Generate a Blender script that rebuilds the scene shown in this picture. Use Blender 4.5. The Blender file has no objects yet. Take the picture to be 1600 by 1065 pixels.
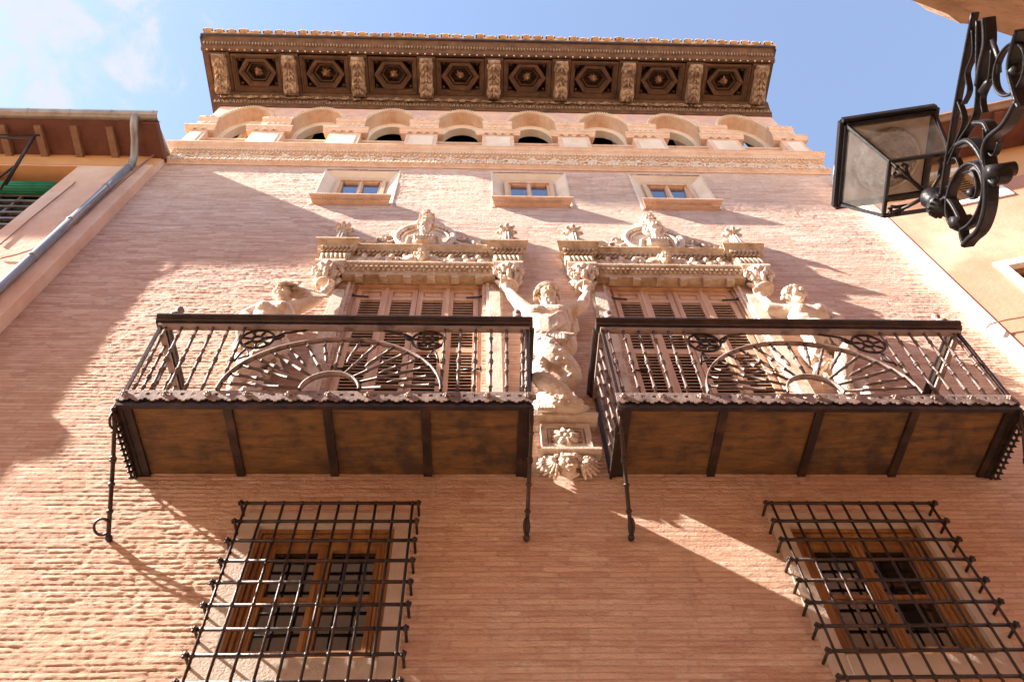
import bpy, math, random
import numpy as np
from mathutils import Vector, Matrix, noise as mnoise
R = math.radians
rnd = random.Random(7)
scene = bpy.context.scene
COL = scene.collection

# ------------------------------------------------------------------ camera
CAM = Vector((0.0, -4.0, 1.6))
_th, _ro, _ya = R(57.2724), R(-2.9458), R(4.0361)
_f = Vector((math.sin(_ya)*math.cos(_th), math.cos(_ya)*math.cos(_th), math.sin(_th)))
_r = Vector((math.cos(_ya), -math.sin(_ya), 0.0))
_u = _r.cross(_f)
_R = _r*math.cos(_ro) + _u*math.sin(_ro)
_U = -_r*math.sin(_ro) + _u*math.cos(_ro)
cd = bpy.data.cameras.new('camera')
cam = bpy.data.objects.new('camera', cd)
COL.objects.link(cam)
cd.sensor_width = 36.0
cd.lens = 27.789
cd.clip_end = 2000.0
cd.clip_start = 0.05
m3 = Matrix((_R, _U, -_f)).transposed()
cam.matrix_world = Matrix.Translation(CAM) @ m3.to_4x4()
scene.camera = cam
_F = 1235.04

def at(px, py, y):
    """point of the plane y = const behind a pixel of the 1600 px wide photograph"""
    d = _f + _R*((px-800)/_F) + _U*((532.5-py)/_F)
    return CAM + d*((y-CAM.y)/d.y)

def atz(px, py, z):
    d = _f + _R*((px-800)/_F) + _U*((532.5-py)/_F)
    return CAM + d*((z-CAM.z)/d.z)

# ------------------------------------------------------------------ light
SUN = Vector((5.7, 1.0, -4.27))
world = bpy.data.worlds.new('World')
scene.world = world
world.use_nodes = True
wn = world.node_tree
for n in list(wn.nodes): wn.nodes.remove(n)
wo = wn.nodes.new('ShaderNodeOutputWorld')
bg = wn.nodes.new('ShaderNodeBackground'); bg.inputs[1].default_value = 0.074
sky = wn.nodes.new('ShaderNodeTexSky'); sky.sky_type = 'NISHITA'
sky.sun_disc = False
sky.sun_elevation = math.atan2(4.27, math.hypot(5.7, 1.0))
sky.sun_rotation = math.atan2(-5.7, -1.0)
sky.air_density = 1.0; sky.dust_density = 0.6; sky.ozone_density = 2.0
tc = wn.nodes.new('ShaderNodeTexCoord')
nz = wn.nodes.new('ShaderNodeTexNoise'); nz.inputs['Scale'].default_value = 13.0
nz.inputs['Detail'].default_value = 9.0; nz.inputs['Roughness'].default_value = 0.62
nz.inputs['Distortion'].default_value = 0.35
wn.links.new(tc.outputs['Generated'], nz.inputs['Vector'])
sp = wn.nodes.new('ShaderNodeVectorMath'); sp.operation = 'DOT_PRODUCT'
cdir = (_f + _R*((60-800)/_F) + _U*((532.5-40)/_F)).normalized()
sp.inputs[1].default_value = cdir
wn.links.new(tc.outputs['Generated'], sp.inputs[0])
mr = wn.nodes.new('ShaderNodeMapRange')
mr.inputs['From Min'].default_value = 0.966; mr.inputs['From Max'].default_value = 1.0
mr.inputs['To Min'].default_value = -0.40; mr.inputs['To Max'].default_value = 0.10
wn.links.new(sp.outputs['Value'], mr.inputs['Value'])
ad = wn.nodes.new('ShaderNodeMath'); ad.operation = 'ADD'
wn.links.new(nz.outputs['Fac'], ad.inputs[0]); wn.links.new(mr.outputs[0], ad.inputs[1])
cr = wn.nodes.new('ShaderNodeMapRange'); cr.interpolation_type = 'SMOOTHSTEP'
cr.inputs['From Min'].default_value = 0.47; cr.inputs['From Max'].default_value = 0.66
cr.inputs['To Min'].default_value = 0.17; cr.inputs['To Max'].default_value = 0.95
wn.links.new(ad.outputs[0], cr.inputs['Value'])
mxs = wn.nodes.new('ShaderNodeMix'); mxs.data_type = 'RGBA'
wn.links.new(cr.outputs[0], mxs.inputs['Factor'])
wn.links.new(sky.outputs[0], mxs.inputs[6])
mxs.inputs[7].default_value = (2.05, 2.1, 2.35, 1)
wn.links.new(mxs.outputs[2], bg.inputs[0])
wn.links.new(bg.outputs[0], wo.inputs[0])

sd = bpy.data.lights.new('sun', 'SUN'); sd.energy = 4.4; sd.angle = R(0.8); sd.color = (1.0, 0.93, 0.84)
so = bpy.data.objects.new('sun', sd); COL.objects.link(so)
so.rotation_euler = SUN.to_track_quat('-Z', 'Y').to_euler()
so.location = (-20, -10, 30)
scene.view_settings.view_transform = 'Standard'
scene.view_settings.look = 'None'
scene.view_settings.gamma = 1.0
scene.view_settings.exposure = 2.5

# ------------------------------------------------------------------ mesh builder
class MB:
    def __init__(s): s.v = []; s.f = []; s.sm = []
    def add(s, vs, fs, smooth=False):
        b = len(s.v); s.v.extend([tuple(p) for p in vs])
        for f in fs: s.f.append(tuple(b+i for i in f)); s.sm.append(smooth)
        return s
    def box(s, x0, x1, y0, y1, z0, z1):
        v = [(x, y, z) for z in (z0, z1) for y in (y0, y1) for x in (x0, x1)]
        return s.add(v, [(0,2,3,1),(4,5,7,6),(0,1,5,4),(2,6,7,3),(0,4,6,2),(1,3,7,5)])
    def quad(s, a, b, c, d): return s.add([a, b, c, d], [(0,1,2,3)])
    def frustum(s, x0,x1,y0,y1,z0, X0,X1,Y0,Y1,z1):
        v = [(x0,y0,z0),(x1,y0,z0),(x0,y1,z0),(x1,y1,z0),(X0,Y0,z1),(X1,Y0,z1),(X0,Y1,z1),(X1,Y1,z1)]
        return s.add(v, [(0,2,3,1),(4,5,7,6),(0,1,5,4),(2,6,7,3),(0,4,6,2),(1,3,7,5)])
    def tube(s, pts, rad, n=8, caps=True, flat=None, smooth=True):
        """tube along points; rad a number or one per point; flat=(vector, k) squashes"""
        pts = [Vector(p) for p in pts]
        if not hasattr(rad, '__len__'): rad = [rad]*len(pts)
        vs = []; prev = None
        for i, p in enumerate(pts):
            t = (pts[min(i+1, len(pts)-1)] - pts[max(i-1, 0)])
            if t.length < 1e-9: t = Vector((0,0,1))
            t.normalize()
            if prev is None:
                a = Vector((0,1,0)) if abs(t.y) < 0.9 else Vector((1,0,0))
            else: a = prev
            u = (a - t*a.dot(t))
            if u.length < 1e-6: u = t.orthogonal()
            u.normalize(); w = t.cross(u); prev = u
            for k in range(n):
                c = 2*math.pi*(k+0.5)/n
                o = (u*math.cos(c) + w*math.sin(c))*rad[i]
                if flat: o = o - flat[0]*(o.dot(flat[0])*(1-flat[1]))
                vs.append(p+o)
        fs = []
        for i in range(len(pts)-1):
            for k in range(n):
                k2 = (k+1) % n
                fs.append((i*n+k, i*n+k2, (i+1)*n+k2, (i+1)*n+k))
        if caps:
            fs.append(tuple(range(n-1, -1, -1))); fs.append(tuple((len(pts)-1)*n+k for k in range(n)))
        return s.add(vs, fs, smooth)
    def lathe(s, p0, p1, prof, n=8):
        """prof: list of (t along p0-p1, radius)"""
        p0 = Vector(p0); p1 = Vector(p1)
        d = (p1-p0); t = d.normalized(); u = t.orthogonal().normalized(); w = t.cross(u)
        vs = []
        for (k, r) in prof:
            for j in range(n):
                c = 2*math.pi*j/n
                vs.append(p0 + d*k + (u*math.cos(c)+w*math.sin(c))*r)
        fs = []
        for i in range(len(prof)-1):
            for j in range(n):
                j2 = (j+1) % n
                fs.append((i*n+j, i*n+j2, (i+1)*n+j2, (i+1)*n+j))
        fs.append(tuple(range(n-1, -1, -1))); fs.append(tuple((len(prof)-1)*n+k for k in range(n)))
        return s.add(vs, fs, True)
    def ell(s, c, r, rot=None, nu=8, nv=6):
        c = Vector(c)
        if not hasattr(r, '__len__'): r = (r, r, r)
        vs = []
        for i in range(nv+1):
            a = math.pi*i/nv
            for j in range(nu):
                b = 2*math.pi*j/nu
                p = Vector((r[0]*math.sin(a)*math.cos(b), r[1]*math.sin(a)*math.sin(b), r[2]*math.cos(a)))
                if rot is not None: p = rot @ p
                vs.append(c+p)
        fs = []
        for i in range(nv):
            for j in range(nu):
                j2 = (j+1) % nu
                fs.append((i*nu+j, (i+1)*nu+j, (i+1)*nu+j2, i*nu+j2))
        return s.add(vs, fs, True)
    def prof_x(s, x0, x1, prof, mitre=0.0, closed=True):
        """profile [(y,z)...] swept along x; mitre: ends shift with -y (returns)"""
        n = len(prof); vs = []
        for (y, z) in prof: vs.append((x0 + y*mitre, y, z))
        for (y, z) in prof: vs.append((x1 - y*mitre, y, z))
        fs = [(i, (i+1) % n, n+(i+1) % n, n+i) for i in range(n if closed else n-1)]
        if closed: fs += [tuple(range(n-1, -1, -1)), tuple(range(n, 2*n))]
        return s.add(vs, fs)
    def prism(s, pts, ext):
        """closed polygon of 3D points extruded by vector ext"""
        n = len(pts); ext = Vector(ext)
        vs = [Vector(p) for p in pts] + [Vector(p)+ext for p in pts]
        fs = [(i, (i+1) % n, n+(i+1) % n, n+i) for i in range(n)]
        fs += [tuple(range(n-1, -1, -1)), tuple(range(n, 2*n))]
        return s.add(vs, fs)
    def torus(s, c, rr, r, ax=(1,0,0), ay=(0,0,1), n=24, m=6, a0=0, a1=2*math.pi):
        c = Vector(c); ax = Vector(ax); ay = Vector(ay)
        full = abs(a1-a0-2*math.pi) < 1e-6
        pts = [c + ax*(rr*math.cos(a0+(a1-a0)*i/n)) + ay*(rr*math.sin(a0+(a1-a0)*i/n)) for i in range(n+1)]
        return s.tube(pts, r, m, caps=not full)

ORG = {}
def make(name, mb, mat, parent=None, org=None):
    o0 = ORG[parent.name] if parent is not None else Vector(org or (0, 0, 0))
    me = bpy.data.meshes.new(name)
    me.from_pydata([(v[0]-o0.x, v[1]-o0.y, v[2]-o0.z) for v in mb.v], [], mb.f)
    me.polygons.foreach_set('use_smooth', mb.sm)
    me.update()
    if mat: me.materials.append(mat)
    o = bpy.data.objects.new(name, me)
    COL.objects.link(o)
    if parent is not None: o.parent = parent
    else: o.location = o0
    ORG[o.name] = o0.copy()
    return o

def thing(name, loc, label, cat, group=None):
    o = bpy.data.objects.new(name, None); COL.objects.link(o)
    o.location = loc; ORG[o.name] = Vector(loc)
    o.empty_display_size = 0.3
    return tag(o, label, cat, group)

def tag(o, label, cat, group=None):
    o['label'] = label; o['category'] = cat
    if group: o['group'] = group
    return o

def clone(o, off, parent=None):
    c = o.copy(); COL.objects.link(c)
    c.parent = parent if parent is not None else o.parent
    c.location = Vector(o.location) + Vector(off)
    ORG[c.name] = ORG[o.name]
    for ch in list(o.children):
        if ch.name in COL.objects:
            g = ch.copy(); COL.objects.link(g); g.parent = c
    return c
# ------------------------------------------------------------------ materials
def nt(name):
    m = bpy.data.materials.new(name); m.use_nodes = True
    t = m.node_tree
    b = t.nodes['Principled BSDF']
    return m, t, b
def N(t, k, **kw):
    n = t.nodes.new(k)
    for a, v in kw.items(): setattr(n, a, v)
    return n
def mixc(t, fac, a, b, mode='MIX'):
    n = N(t, 'ShaderNodeMix', data_type='RGBA', blend_type=mode)
    for i, v in ((0, fac), (6, a), (7, b)):
        if hasattr(v, 'links') or hasattr(v, 'is_output'): t.links.new(v, n.inputs[i])
        else: n.inputs[i].default_value = v if i == 0 else (v[0], v[1], v[2], 1)
    return n.outputs[2]
def noise(t, scale, detail=6, rough=0.6, vec=None, dist=0.0, out='Fac'):
    n = N(t, 'ShaderNodeTexNoise'); n.inputs['Scale'].default_value = scale
    n.inputs['Detail'].default_value = detail; n.inputs['Roughness'].default_value = rough
    n.inputs['Distortion'].default_value = dist
    if vec is None: vec = geo(t)
    t.links.new(vec, n.inputs['Vector'])
    return n.outputs[out]
def geo(t):
    for n in t.nodes:
        if n.bl_idname == 'ShaderNodeTexCoord': return n.outputs['Object']
    return N(t, 'ShaderNodeTexCoord').outputs['Object']
def scaled(t, v, s):
    n = N(t, 'ShaderNodeMapping'); n.inputs['Scale'].default_value = s
    t.links.new(v, n.inputs['Vector']); return n.outputs[0]
def rng(t, v, a, b, c=0.0, d=1.0):
    n = N(t, 'ShaderNodeMapRange')
    for i, x in enumerate((a, b, c, d)): n.inputs[i+1].default_value = x
    t.links.new(v, n.inputs[0]); return n.outputs[0]
def math_(t, op, a, b=0.0):
    n = N(t, 'ShaderNodeMath', operation=op)
    for i, v in ((0, a), (1, b)):
        if hasattr(v, 'is_output'): t.links.new(v, n.inputs[i])
        else: n.inputs[i].default_value = v
    return n.outputs[0]
def bump(t, b, h, dist=0.01, strength=1.0):
    n = N(t, 'ShaderNodeBump'); n.inputs['Distance'].default_value = dist
    n.inputs['Strength'].default_value = strength
    t.links.new(h, n.inputs['Height']); t.links.new(n.outputs[0], b.inputs['Normal'])

def surf(name, c1, c2, scale=6, rough=0.8, bd=0.004, bs=40, metal=0.0, c3=None, sc3=1.2, spec=0.3, stretch=None):
    m, t, b = nt(name)
    v = geo(t)
    if stretch: v = scaled(t, v, stretch)
    f = rng(t, noise(t, scale, 8, 0.65, v), 0.3, 0.7)
    c = mixc(t, f, c1, c2)
    if c3: c = mixc(t, rng(t, noise(t, sc3, 6, 0.6, v), 0.5, 0.72), c, c3)
    t.links.new(c, b.inputs['Base Color'])
    b.inputs['Roughness'].default_value = rough; b.inputs['Metallic'].default_value = metal
    b.inputs['Specular IOR Level'].default_value = spec
    if bd: bump(t, b, noise(t, bs, 5, 0.6, v), bd)
    return m

def brick_mat(name, c1, c2, c3, mortar, row=0.045, width=0.27, bd=0.03):
    m, t, b = nt(name)
    v = geo(t)
    sx = N(t, 'ShaderNodeSeparateXYZ'); t.links.new(v, sx.inputs[0])
    wob = noise(t, 1.7, 4, 0.6, v)
    fine = noise(t, 11, 5, 0.7, scaled(t, v, (1, 1, 2)))
    z = math_(t, 'ADD', sx.outputs['Z'], math_(t, 'MULTIPLY', math_(t, 'SUBTRACT', wob, 0.5), 0.035))
    z = math_(t, 'ADD', z, math_(t, 'MULTIPLY', math_(t, 'SUBTRACT', fine, 0.5), 0.016))
    x = math_(t, 'ADD', math_(t, 'ADD', sx.outputs['X'], sx.outputs['Y']), math_(t, 'MULTIPLY', fine, 0.05))
    cb = N(t, 'ShaderNodeCombineXYZ'); t.links.new(x, cb.inputs[0]); t.links.new(z, cb.inputs[1])
    br = N(t, 'ShaderNodeTexBrick'); t.links.new(cb.outputs[0], br.inputs['Vector'])
    br.inputs['Scale'].default_value = 1.0
    br.inputs['Brick Width'].default_value = width; br.inputs['Row Height'].default_value = row
    br.inputs['Mortar Size'].default_value = 0.0; br.inputs['Bias'].default_value = 0.0
    br.inputs['Color1'].default_value = (0, 0, 0, 1); br.inputs['Color2'].default_value = (1, 1, 1, 1)
    at_ = N(t, 'ShaderNodeAttribute'); at_.attribute_name = 'brick_tone'
    aj = N(t, 'ShaderNodeAttribute'); aj.attribute_name = 'bed_joint'
    perb = math_(t, 'MULTIPLY', at_.outputs['Fac'], 1.0)
    # bed joints: a thin deep line between courses, now open, now smeared with mortar
    fr = math_(t, 'FRACT', math_(t, 'DIVIDE', z, row))
    edge = math_(t, 'ABSOLUTE', math_(t, 'SUBTRACT', fr, 0.5))
    smear = rng(t, noise(t, 3.2, 6, 0.7, v), 0.40, 0.58, 1.0, 0.25)
    joint = aj.outputs['Fac']
    rough = noise(t, 13, 9, 0.74, scaled(t, v, (1, 1, 2.4)), 0.4)
    grit = noise(t, 46, 4, 0.7, scaled(t, v, (1, 1, 1.6)))
    streak = noise(t, 1.0, 8, 0.72, scaled(t, v, (5, 5, 52)))
    f = rng(t, math_(t, 'ADD', math_(t, 'MULTIPLY', perb, 0.42), math_(t, 'MULTIPLY', streak, 1.0)), 0.40, 1.0)
    col = mixc(t, f, c1, c2)
    patch = rng(t, noise(t, 0.5, 7, 0.64, v), 0.42, 0.62)
    col = mixc(t, math_(t, 'MULTIPLY', patch, 0.7), col, c3)
    eff = rng(t, noise(t, 4.2, 9, 0.78, scaled(t, v, (1, 1, 3))), 0.50, 0.66)
    col = mixc(t, math_(t, 'MULTIPLY', eff, 0.65), col, mortar)
    spots = rng(t, noise(t, 7.5, 8, 0.8, scaled(t, v, (1, 1, 2.4))), 0.60, 0.70)
    col = mixc(t, math_(t, 'MULTIPLY', spots, 0.6), col, (c1[0]*.62, c1[1]*.55, c1[2]*.55))
    col = mixc(t, math_(t, 'MULTIPLY', joint, 0.55), col, (c1[0]*.75, c1[1]*.75, c1[2]*.75))
    low_shade = math_(t, 'ADD', rng(t, sx.outputs['Z'], 4.0, 9.5, 0.62, 0.0), math_(t, 'MULTIPLY', math_(t, 'SUBTRACT', noise(t, 0.8, 5, 0.6, v), 0.5), 0.9))
    low_shade = math_(t, 'MAXIMUM', math_(t, 'MINIMUM', low_shade, 0.8), 0.0)
    col = mixc(t, low_shade, col, (0.95, 0.90, 0.78), 'MULTIPLY')  # browner tone of the lower wall's shade, painted into the brick colour
    runs = rng(t, noise(t, 1.0, 6, 0.65, scaled(t, v, (5.5, 5.5, .45))), 0.56, 0.72, 0, 0.38)
    col = mixc(t, runs, col, (0.40, 0.27, 0.21))
    t.links.new(col, b.inputs['Base Color'])
    b.inputs['Roughness'].default_value = 0.92; b.inputs['Specular IOR Level'].default_value = 0.15
    h = math_(t, 'ADD', math_(t, 'MULTIPLY', rough, 1.0), math_(t, 'MULTIPLY', grit, 0.6))
    bump(t, b, h, bd)
    return m

M = {}
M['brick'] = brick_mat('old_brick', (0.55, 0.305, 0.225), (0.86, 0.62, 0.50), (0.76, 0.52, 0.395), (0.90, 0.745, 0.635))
M['plaster_cream'] = surf('cream_plaster', (0.66, 0.52, 0.40), (0.74, 0.60, 0.48), 3, 0.85, 0.003, 30, c3=(0.55, 0.40, 0.28))
M['terracotta'] = surf('terracotta', (0.54, 0.33, 0.21), (0.70, 0.48, 0.35), 8, 0.85, 0.005, 45, c3=(0.66, 0.50, 0.38), sc3=3)
M['spandrel'] = surf('painted_spandrel', (0.56, 0.31, 0.23), (0.66, 0.46, 0.38), 5, 0.85, 0.004, 40, c3=(0.42, 0.33, 0.36), sc3=3.5)
M['stone'] = surf('carved_stone', (0.48, 0.34, 0.21), (0.66, 0.52, 0.38), 14, 0.85, 0.010, 60, c3=(0.32, 0.19, 0.10), sc3=5)
M['stone_pale'] = surf('pale_stone', (0.60, 0.46, 0.35), (0.75, 0.62, 0.51), 13, 0.85, 0.009, 60, c3=(0.42, 0.27, 0.17), sc3=6)
M['stone_grey'] = surf('grey_stone', (0.48, 0.38, 0.30), (0.58, 0.48, 0.40), 10, 0.85, 0.005, 60)
M['eave_wood'] = surf('eave_wood', (0.045, 0.022, 0.012), (0.135, 0.065, 0.032), 6, 0.75, 0.006, 50, c3=(0.09, 0.045, 0.025), sc3=2.5)
M['eave_carved'] = surf('eave_carved_wood', (0.10, 0.055, 0.033), (0.42, 0.29, 0.19), 14, 0.8, 0.01, 60, c3=(0.12, 0.06, 0.04), sc3=6)
M['rosette_wood'] = surf('rosette_wood', (0.17, 0.085, 0.045), (0.28, 0.15, 0.085), 14, 0.7, 0.005, 60)
M['shutter'] = surf('shutter_wood', (0.58, 0.35, 0.215), (0.70, 0.47, 0.31), 4, 0.65, 0.003, 20, c3=(0.46, 0.25, 0.15), sc3=2, stretch=(5, 5, 0.8))
M['window_wood'] = surf('window_wood', (0.20, 0.085, 0.03), (0.48, 0.25, 0.09), 4, 0.55, 0.003, 20, c3=(0.16, 0.065, 0.03), sc3=2, stretch=(6, 6, 0.8))
M['iron'] = surf('wrought_iron', (0.016, 0.010, 0.009), (0.040, 0.024, 0.020), 9, 0.42, 0.003, 60, metal=0.35, c3=(0.075, 0.036, 0.024), sc3=5, spec=0.4)
M['iron_dusty'] = surf('dusty_iron', (0.22, 0.16, 0.14), (0.34, 0.25, 0.22), 9, 0.6, 0.004, 60, metal=0.2, c3=(0.08, 0.05, 0.045), sc3=6)
M['tile'] = surf('roof_clay', (0.42, 0.25, 0.14), (0.56, 0.38, 0.24), 5, 0.85, 0.006, 30, c3=(0.25, 0.15, 0.09), sc3=6)
M['plaster_left'] = surf('ochre_plaster', (0.60, 0.34, 0.23), (0.76, 0.51, 0.37), 1.6, 0.88, 0.008, 14, c3=(0.74, 0.58, 0.45), sc3=1.2)
M['plaster_orange'] = surf('orange_plaster', (0.60, 0.31, 0.13), (0.66, 0.36, 0.17), 2, 0.88, 0.003, 22)
M['plaster_right'] = surf('salmon_plaster', (0.44, 0.205, 0.125), (0.53, 0.28, 0.185), 1.3, 0.88, 0.004, 22, c3=(0.66, 0.42, 0.29), sc3=0.9)
M['white_plaster'] = surf('white_plaster', (0.80, 0.74, 0.66), (0.84, 0.79, 0.72), 3, 0.85, 0.002, 30)
M['opposite'] = surf('opposite_plaster', (0.70, 0.53, 0.37), (0.76, 0.60, 0.43), 1.2, 0.9, 0.004, 20)
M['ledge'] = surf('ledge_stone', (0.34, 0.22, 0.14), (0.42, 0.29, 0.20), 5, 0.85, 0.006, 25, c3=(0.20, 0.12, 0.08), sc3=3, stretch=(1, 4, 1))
M['zinc'] = surf('zinc', (0.24, 0.20, 0.17), (0.34, 0.29, 0.25), 5, 0.45, 0.002, 20, metal=0.5, c3=(0.18, 0.13, 0.10), sc3=3)
M['pipe_grey'] = surf('pipe_grey', (0.27, 0.265, 0.27), (0.35, 0.345, 0.35), 4, 0.4, 0.001, 20, metal=0.3)
M['dark_wood'] = surf('dark_eave_boards', (0.10, 0.035, 0.022), (0.17, 0.065, 0.04), 4, 0.7, 0.004, 20)
M['rafter'] = surf('rafter_wood', (0.17, 0.09, 0.05), (0.26, 0.15, 0.09), 6, 0.7, 0.003, 30)
M['green'] = surf('green_slats', (0.015, 0.17, 0.09), (0.03, 0.24, 0.13), 6, 0.6, 0.002, 20)
M['cable'] = surf('cable', (0.30, 0.16, 0.10), (0.36, 0.2, 0.13), 6, 0.6, 0, 20)
M['black_iron'] = surf('black_painted_iron', (0.006, 0.0055, 0.007), (0.014, 0.012, 0.014), 9, 0.42, 0.002, 80, spec=0.22)
M['street'] = surf('paving', (0.38, 0.30, 0.22), (0.45, 0.36, 0.28), 3, 0.85, 0.005, 30)
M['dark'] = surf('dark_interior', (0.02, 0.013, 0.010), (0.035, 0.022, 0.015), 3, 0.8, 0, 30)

# plank soffit with knots and stains
def soffit_mat():
    m, t, b = nt('soffit_boards')
    v = geo(t)
    g = noise(t, 3.0, 9, 0.7, scaled(t, v, (1.2, 7, 1)), 0.6)
    c = mixc(t, rng(t, g, 0.3, 0.72), (0.040, 0.016, 0.004), (0.185, 0.080, 0.014))
    c = mixc(t, math_(t, 'MULTIPLY', rng(t, noise(t, 2.6, 6, 0.7, v), 0.47, 0.64), 0.85), c, (0.025, 0.010, 0.004))
    vo = N(t, 'ShaderNodeTexVoronoi'); vo.inputs['Scale'].default_value = 3.6
    t.links.new(scaled(t, v, (1, 1.3, 0)), vo.inputs['Vector'])
    k = rng(t, math_(t, 'ADD', vo.outputs['Distance'], math_(t, 'MULTIPLY', noise(t, 18, 5, 0.7, v), 0.16)), 0.12, 0.26, 1, 0)
    c = mixc(t, math_(t, 'MULTIPLY', k, 0.95), c, (0.045, 0.02, 0.012))
    t.links.new(c, b.inputs['Base Color']); b.inputs['Roughness'].default_value = 0.7
    bump(t, b, g, 0.004)
    return m
M['soffit'] = soffit_mat()

def glass_mat(name, tint, rough=0.03, ior=1.7):
    m, t, b = nt(name)
    b.inputs['Base Color'].default_value = (*tint, 1); b.inputs['Roughness'].default_value = rough
    b.inputs['IOR'].default_value = ior; b.inputs['Specular IOR Level'].default_value = 0.7
    n = noise(t, 1.6, 2, 0.5, geo(t))
    bump(t, b, n, 0.006, 0.6)
    return m
M['iron_bar'] = surf('worn_iron', (0.11, 0.078, 0.068), (0.18, 0.13, 0.11), 9, 0.5, 0.003, 60, metal=0.25, c3=(0.08, 0.05, 0.045), sc3=6)
M['glass'] = glass_mat('window_glass', (0.012, 0.010, 0.009))
M['sky_glass'] = glass_mat('upper_window_glass', (0.02, 0.05, 0.13), 0.06, 2.6)

def lamp_glass(name, dens, col, rough, bumpd=0.0):
    m, t, b = nt(name)
    out = t.nodes['Material Output']
    tr = N(t, 'ShaderNodeBsdfTransparent'); tr.inputs[0].default_value = (0.90, 0.89, 0.88, 1)
    b.inputs['Base Color'].default_value = (*col, 1); b.inputs['Roughness'].default_value = rough
    mx = N(t, 'ShaderNodeMixShader')
    fr = N(t, 'ShaderNodeLayerWeight'); fr.inputs['Blend'].default_value = 0.35
    d = math_(t, 'ADD', dens, math_(t, 'MULTIPLY', fr.outputs['Fresnel'], 0.22))
    d = math_(t, 'ADD', d, math_(t, 'MULTIPLY', rng(t, noise(t, 9, 6, 0.7, geo(t)), 0.45, 0.75), 0.18))
    d = math_(t, 'MINIMUM', d, 0.9)
    t.links.new(d, mx.inputs[0]); t.links.new(tr.outputs[0], mx.inputs[1]); t.links.new(b.outputs[0], mx.inputs[2])
    t.links.new(mx.outputs[0], out.inputs['Surface'])
    if bumpd: bump(t, b, noise(t, 22, 3, 0.5, geo(t), 1.5), bumpd)
    return m
M['lamp_glass'] = lamp_glass('dusty_lantern_glass', 0.02, (0.27, 0.255, 0.25), 0.08)
M['lens'] = lamp_glass('prismatic_lens', 0.30, (0.74, 0.68, 0.60), 0.05, 0.09)
# ------------------------------------------------------------------ street
g = MB(); g.quad((-400, -400, 0), (400, -400, 0), (400, 400, 0), (-400, 400, 0))
o = make('street', g, M['street']); o['kind'] = 'structure'
g = MB(); g.box(-60, 60, -0.9, 0.0, 0.004, 0.12)
o = make('pavement', g, M['stone_grey']); o['kind'] = 'structure'

# ------------------------------------------------------------------ palace
XL, XR = -4.44, 4.97
palace = thing('brick_palace', (0.26, 3.0, 0), 'tall brick palace with carved balcony doors, arched gallery and deep coffered wooden eaves', 'palace')
WIN_UP = [(-1.67, 0.50), (0.63, 0.50), (2.56, 0.50)]          # centre, half width of the upper windows
UPZ = (11.06, 12.20)
LOW = [(-1.04, 0.58), (2.60, 0.58)]                            # lower windows
LOWZ = (4.32, 5.60)
DOORS = [(-0.665, 0.665), (2.0, 0.665)]
DZ = (6.12, 9.02)

def wall_sheet(mb, x0, x1, z0, z1, y, holes):
    xs = sorted({x0, x1} | {h[0] for h in holes} | {h[1] for h in holes})
    zs = sorted({z0, z1} | {h[2] for h in holes} | {h[3] for h in holes})
    for i in range(len(xs)-1):
        for j in range(len(zs)-1):
            cx, cz = (xs[i]+xs[i+1])/2, (zs[j]+zs[j+1])/2
            if any(h[0] < cx < h[1] and h[2] < cz < h[3] for h in holes): continue
            mb.quad((xs[i], y, zs[j]), (xs[i+1], y, zs[j]), (xs[i+1], y, zs[j+1]), (xs[i], y, zs[j+1]))

holes = [(c-h, c+h, UPZ[0], UPZ[1]) for c, h in WIN_UP] + [(c-h+0.12, c+h-0.12, LOWZ[0]+0.12, LOWZ[1]-0.12) for c, h in LOW] \
      + [(c-h, c+h, DZ[0], DZ[1]) for c, h in DOORS]
w = MB()
wall_sheet(w, XL, XR, 0, 4.0, 0.0, [])
w.quad((XL, 6, 0), (XL, 0, 0), (XL, 0, 15.5), (XL, 6, 15.5))
w.quad((XR, 0, 0), (XR, 6, 0), (XR, 6, 15.5), (XR, 0, 15.5))
w.quad((XR, 6, 0), (XL, 6, 0), (XL, 6, 15.5), (XR, 6, 15.5))

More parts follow.
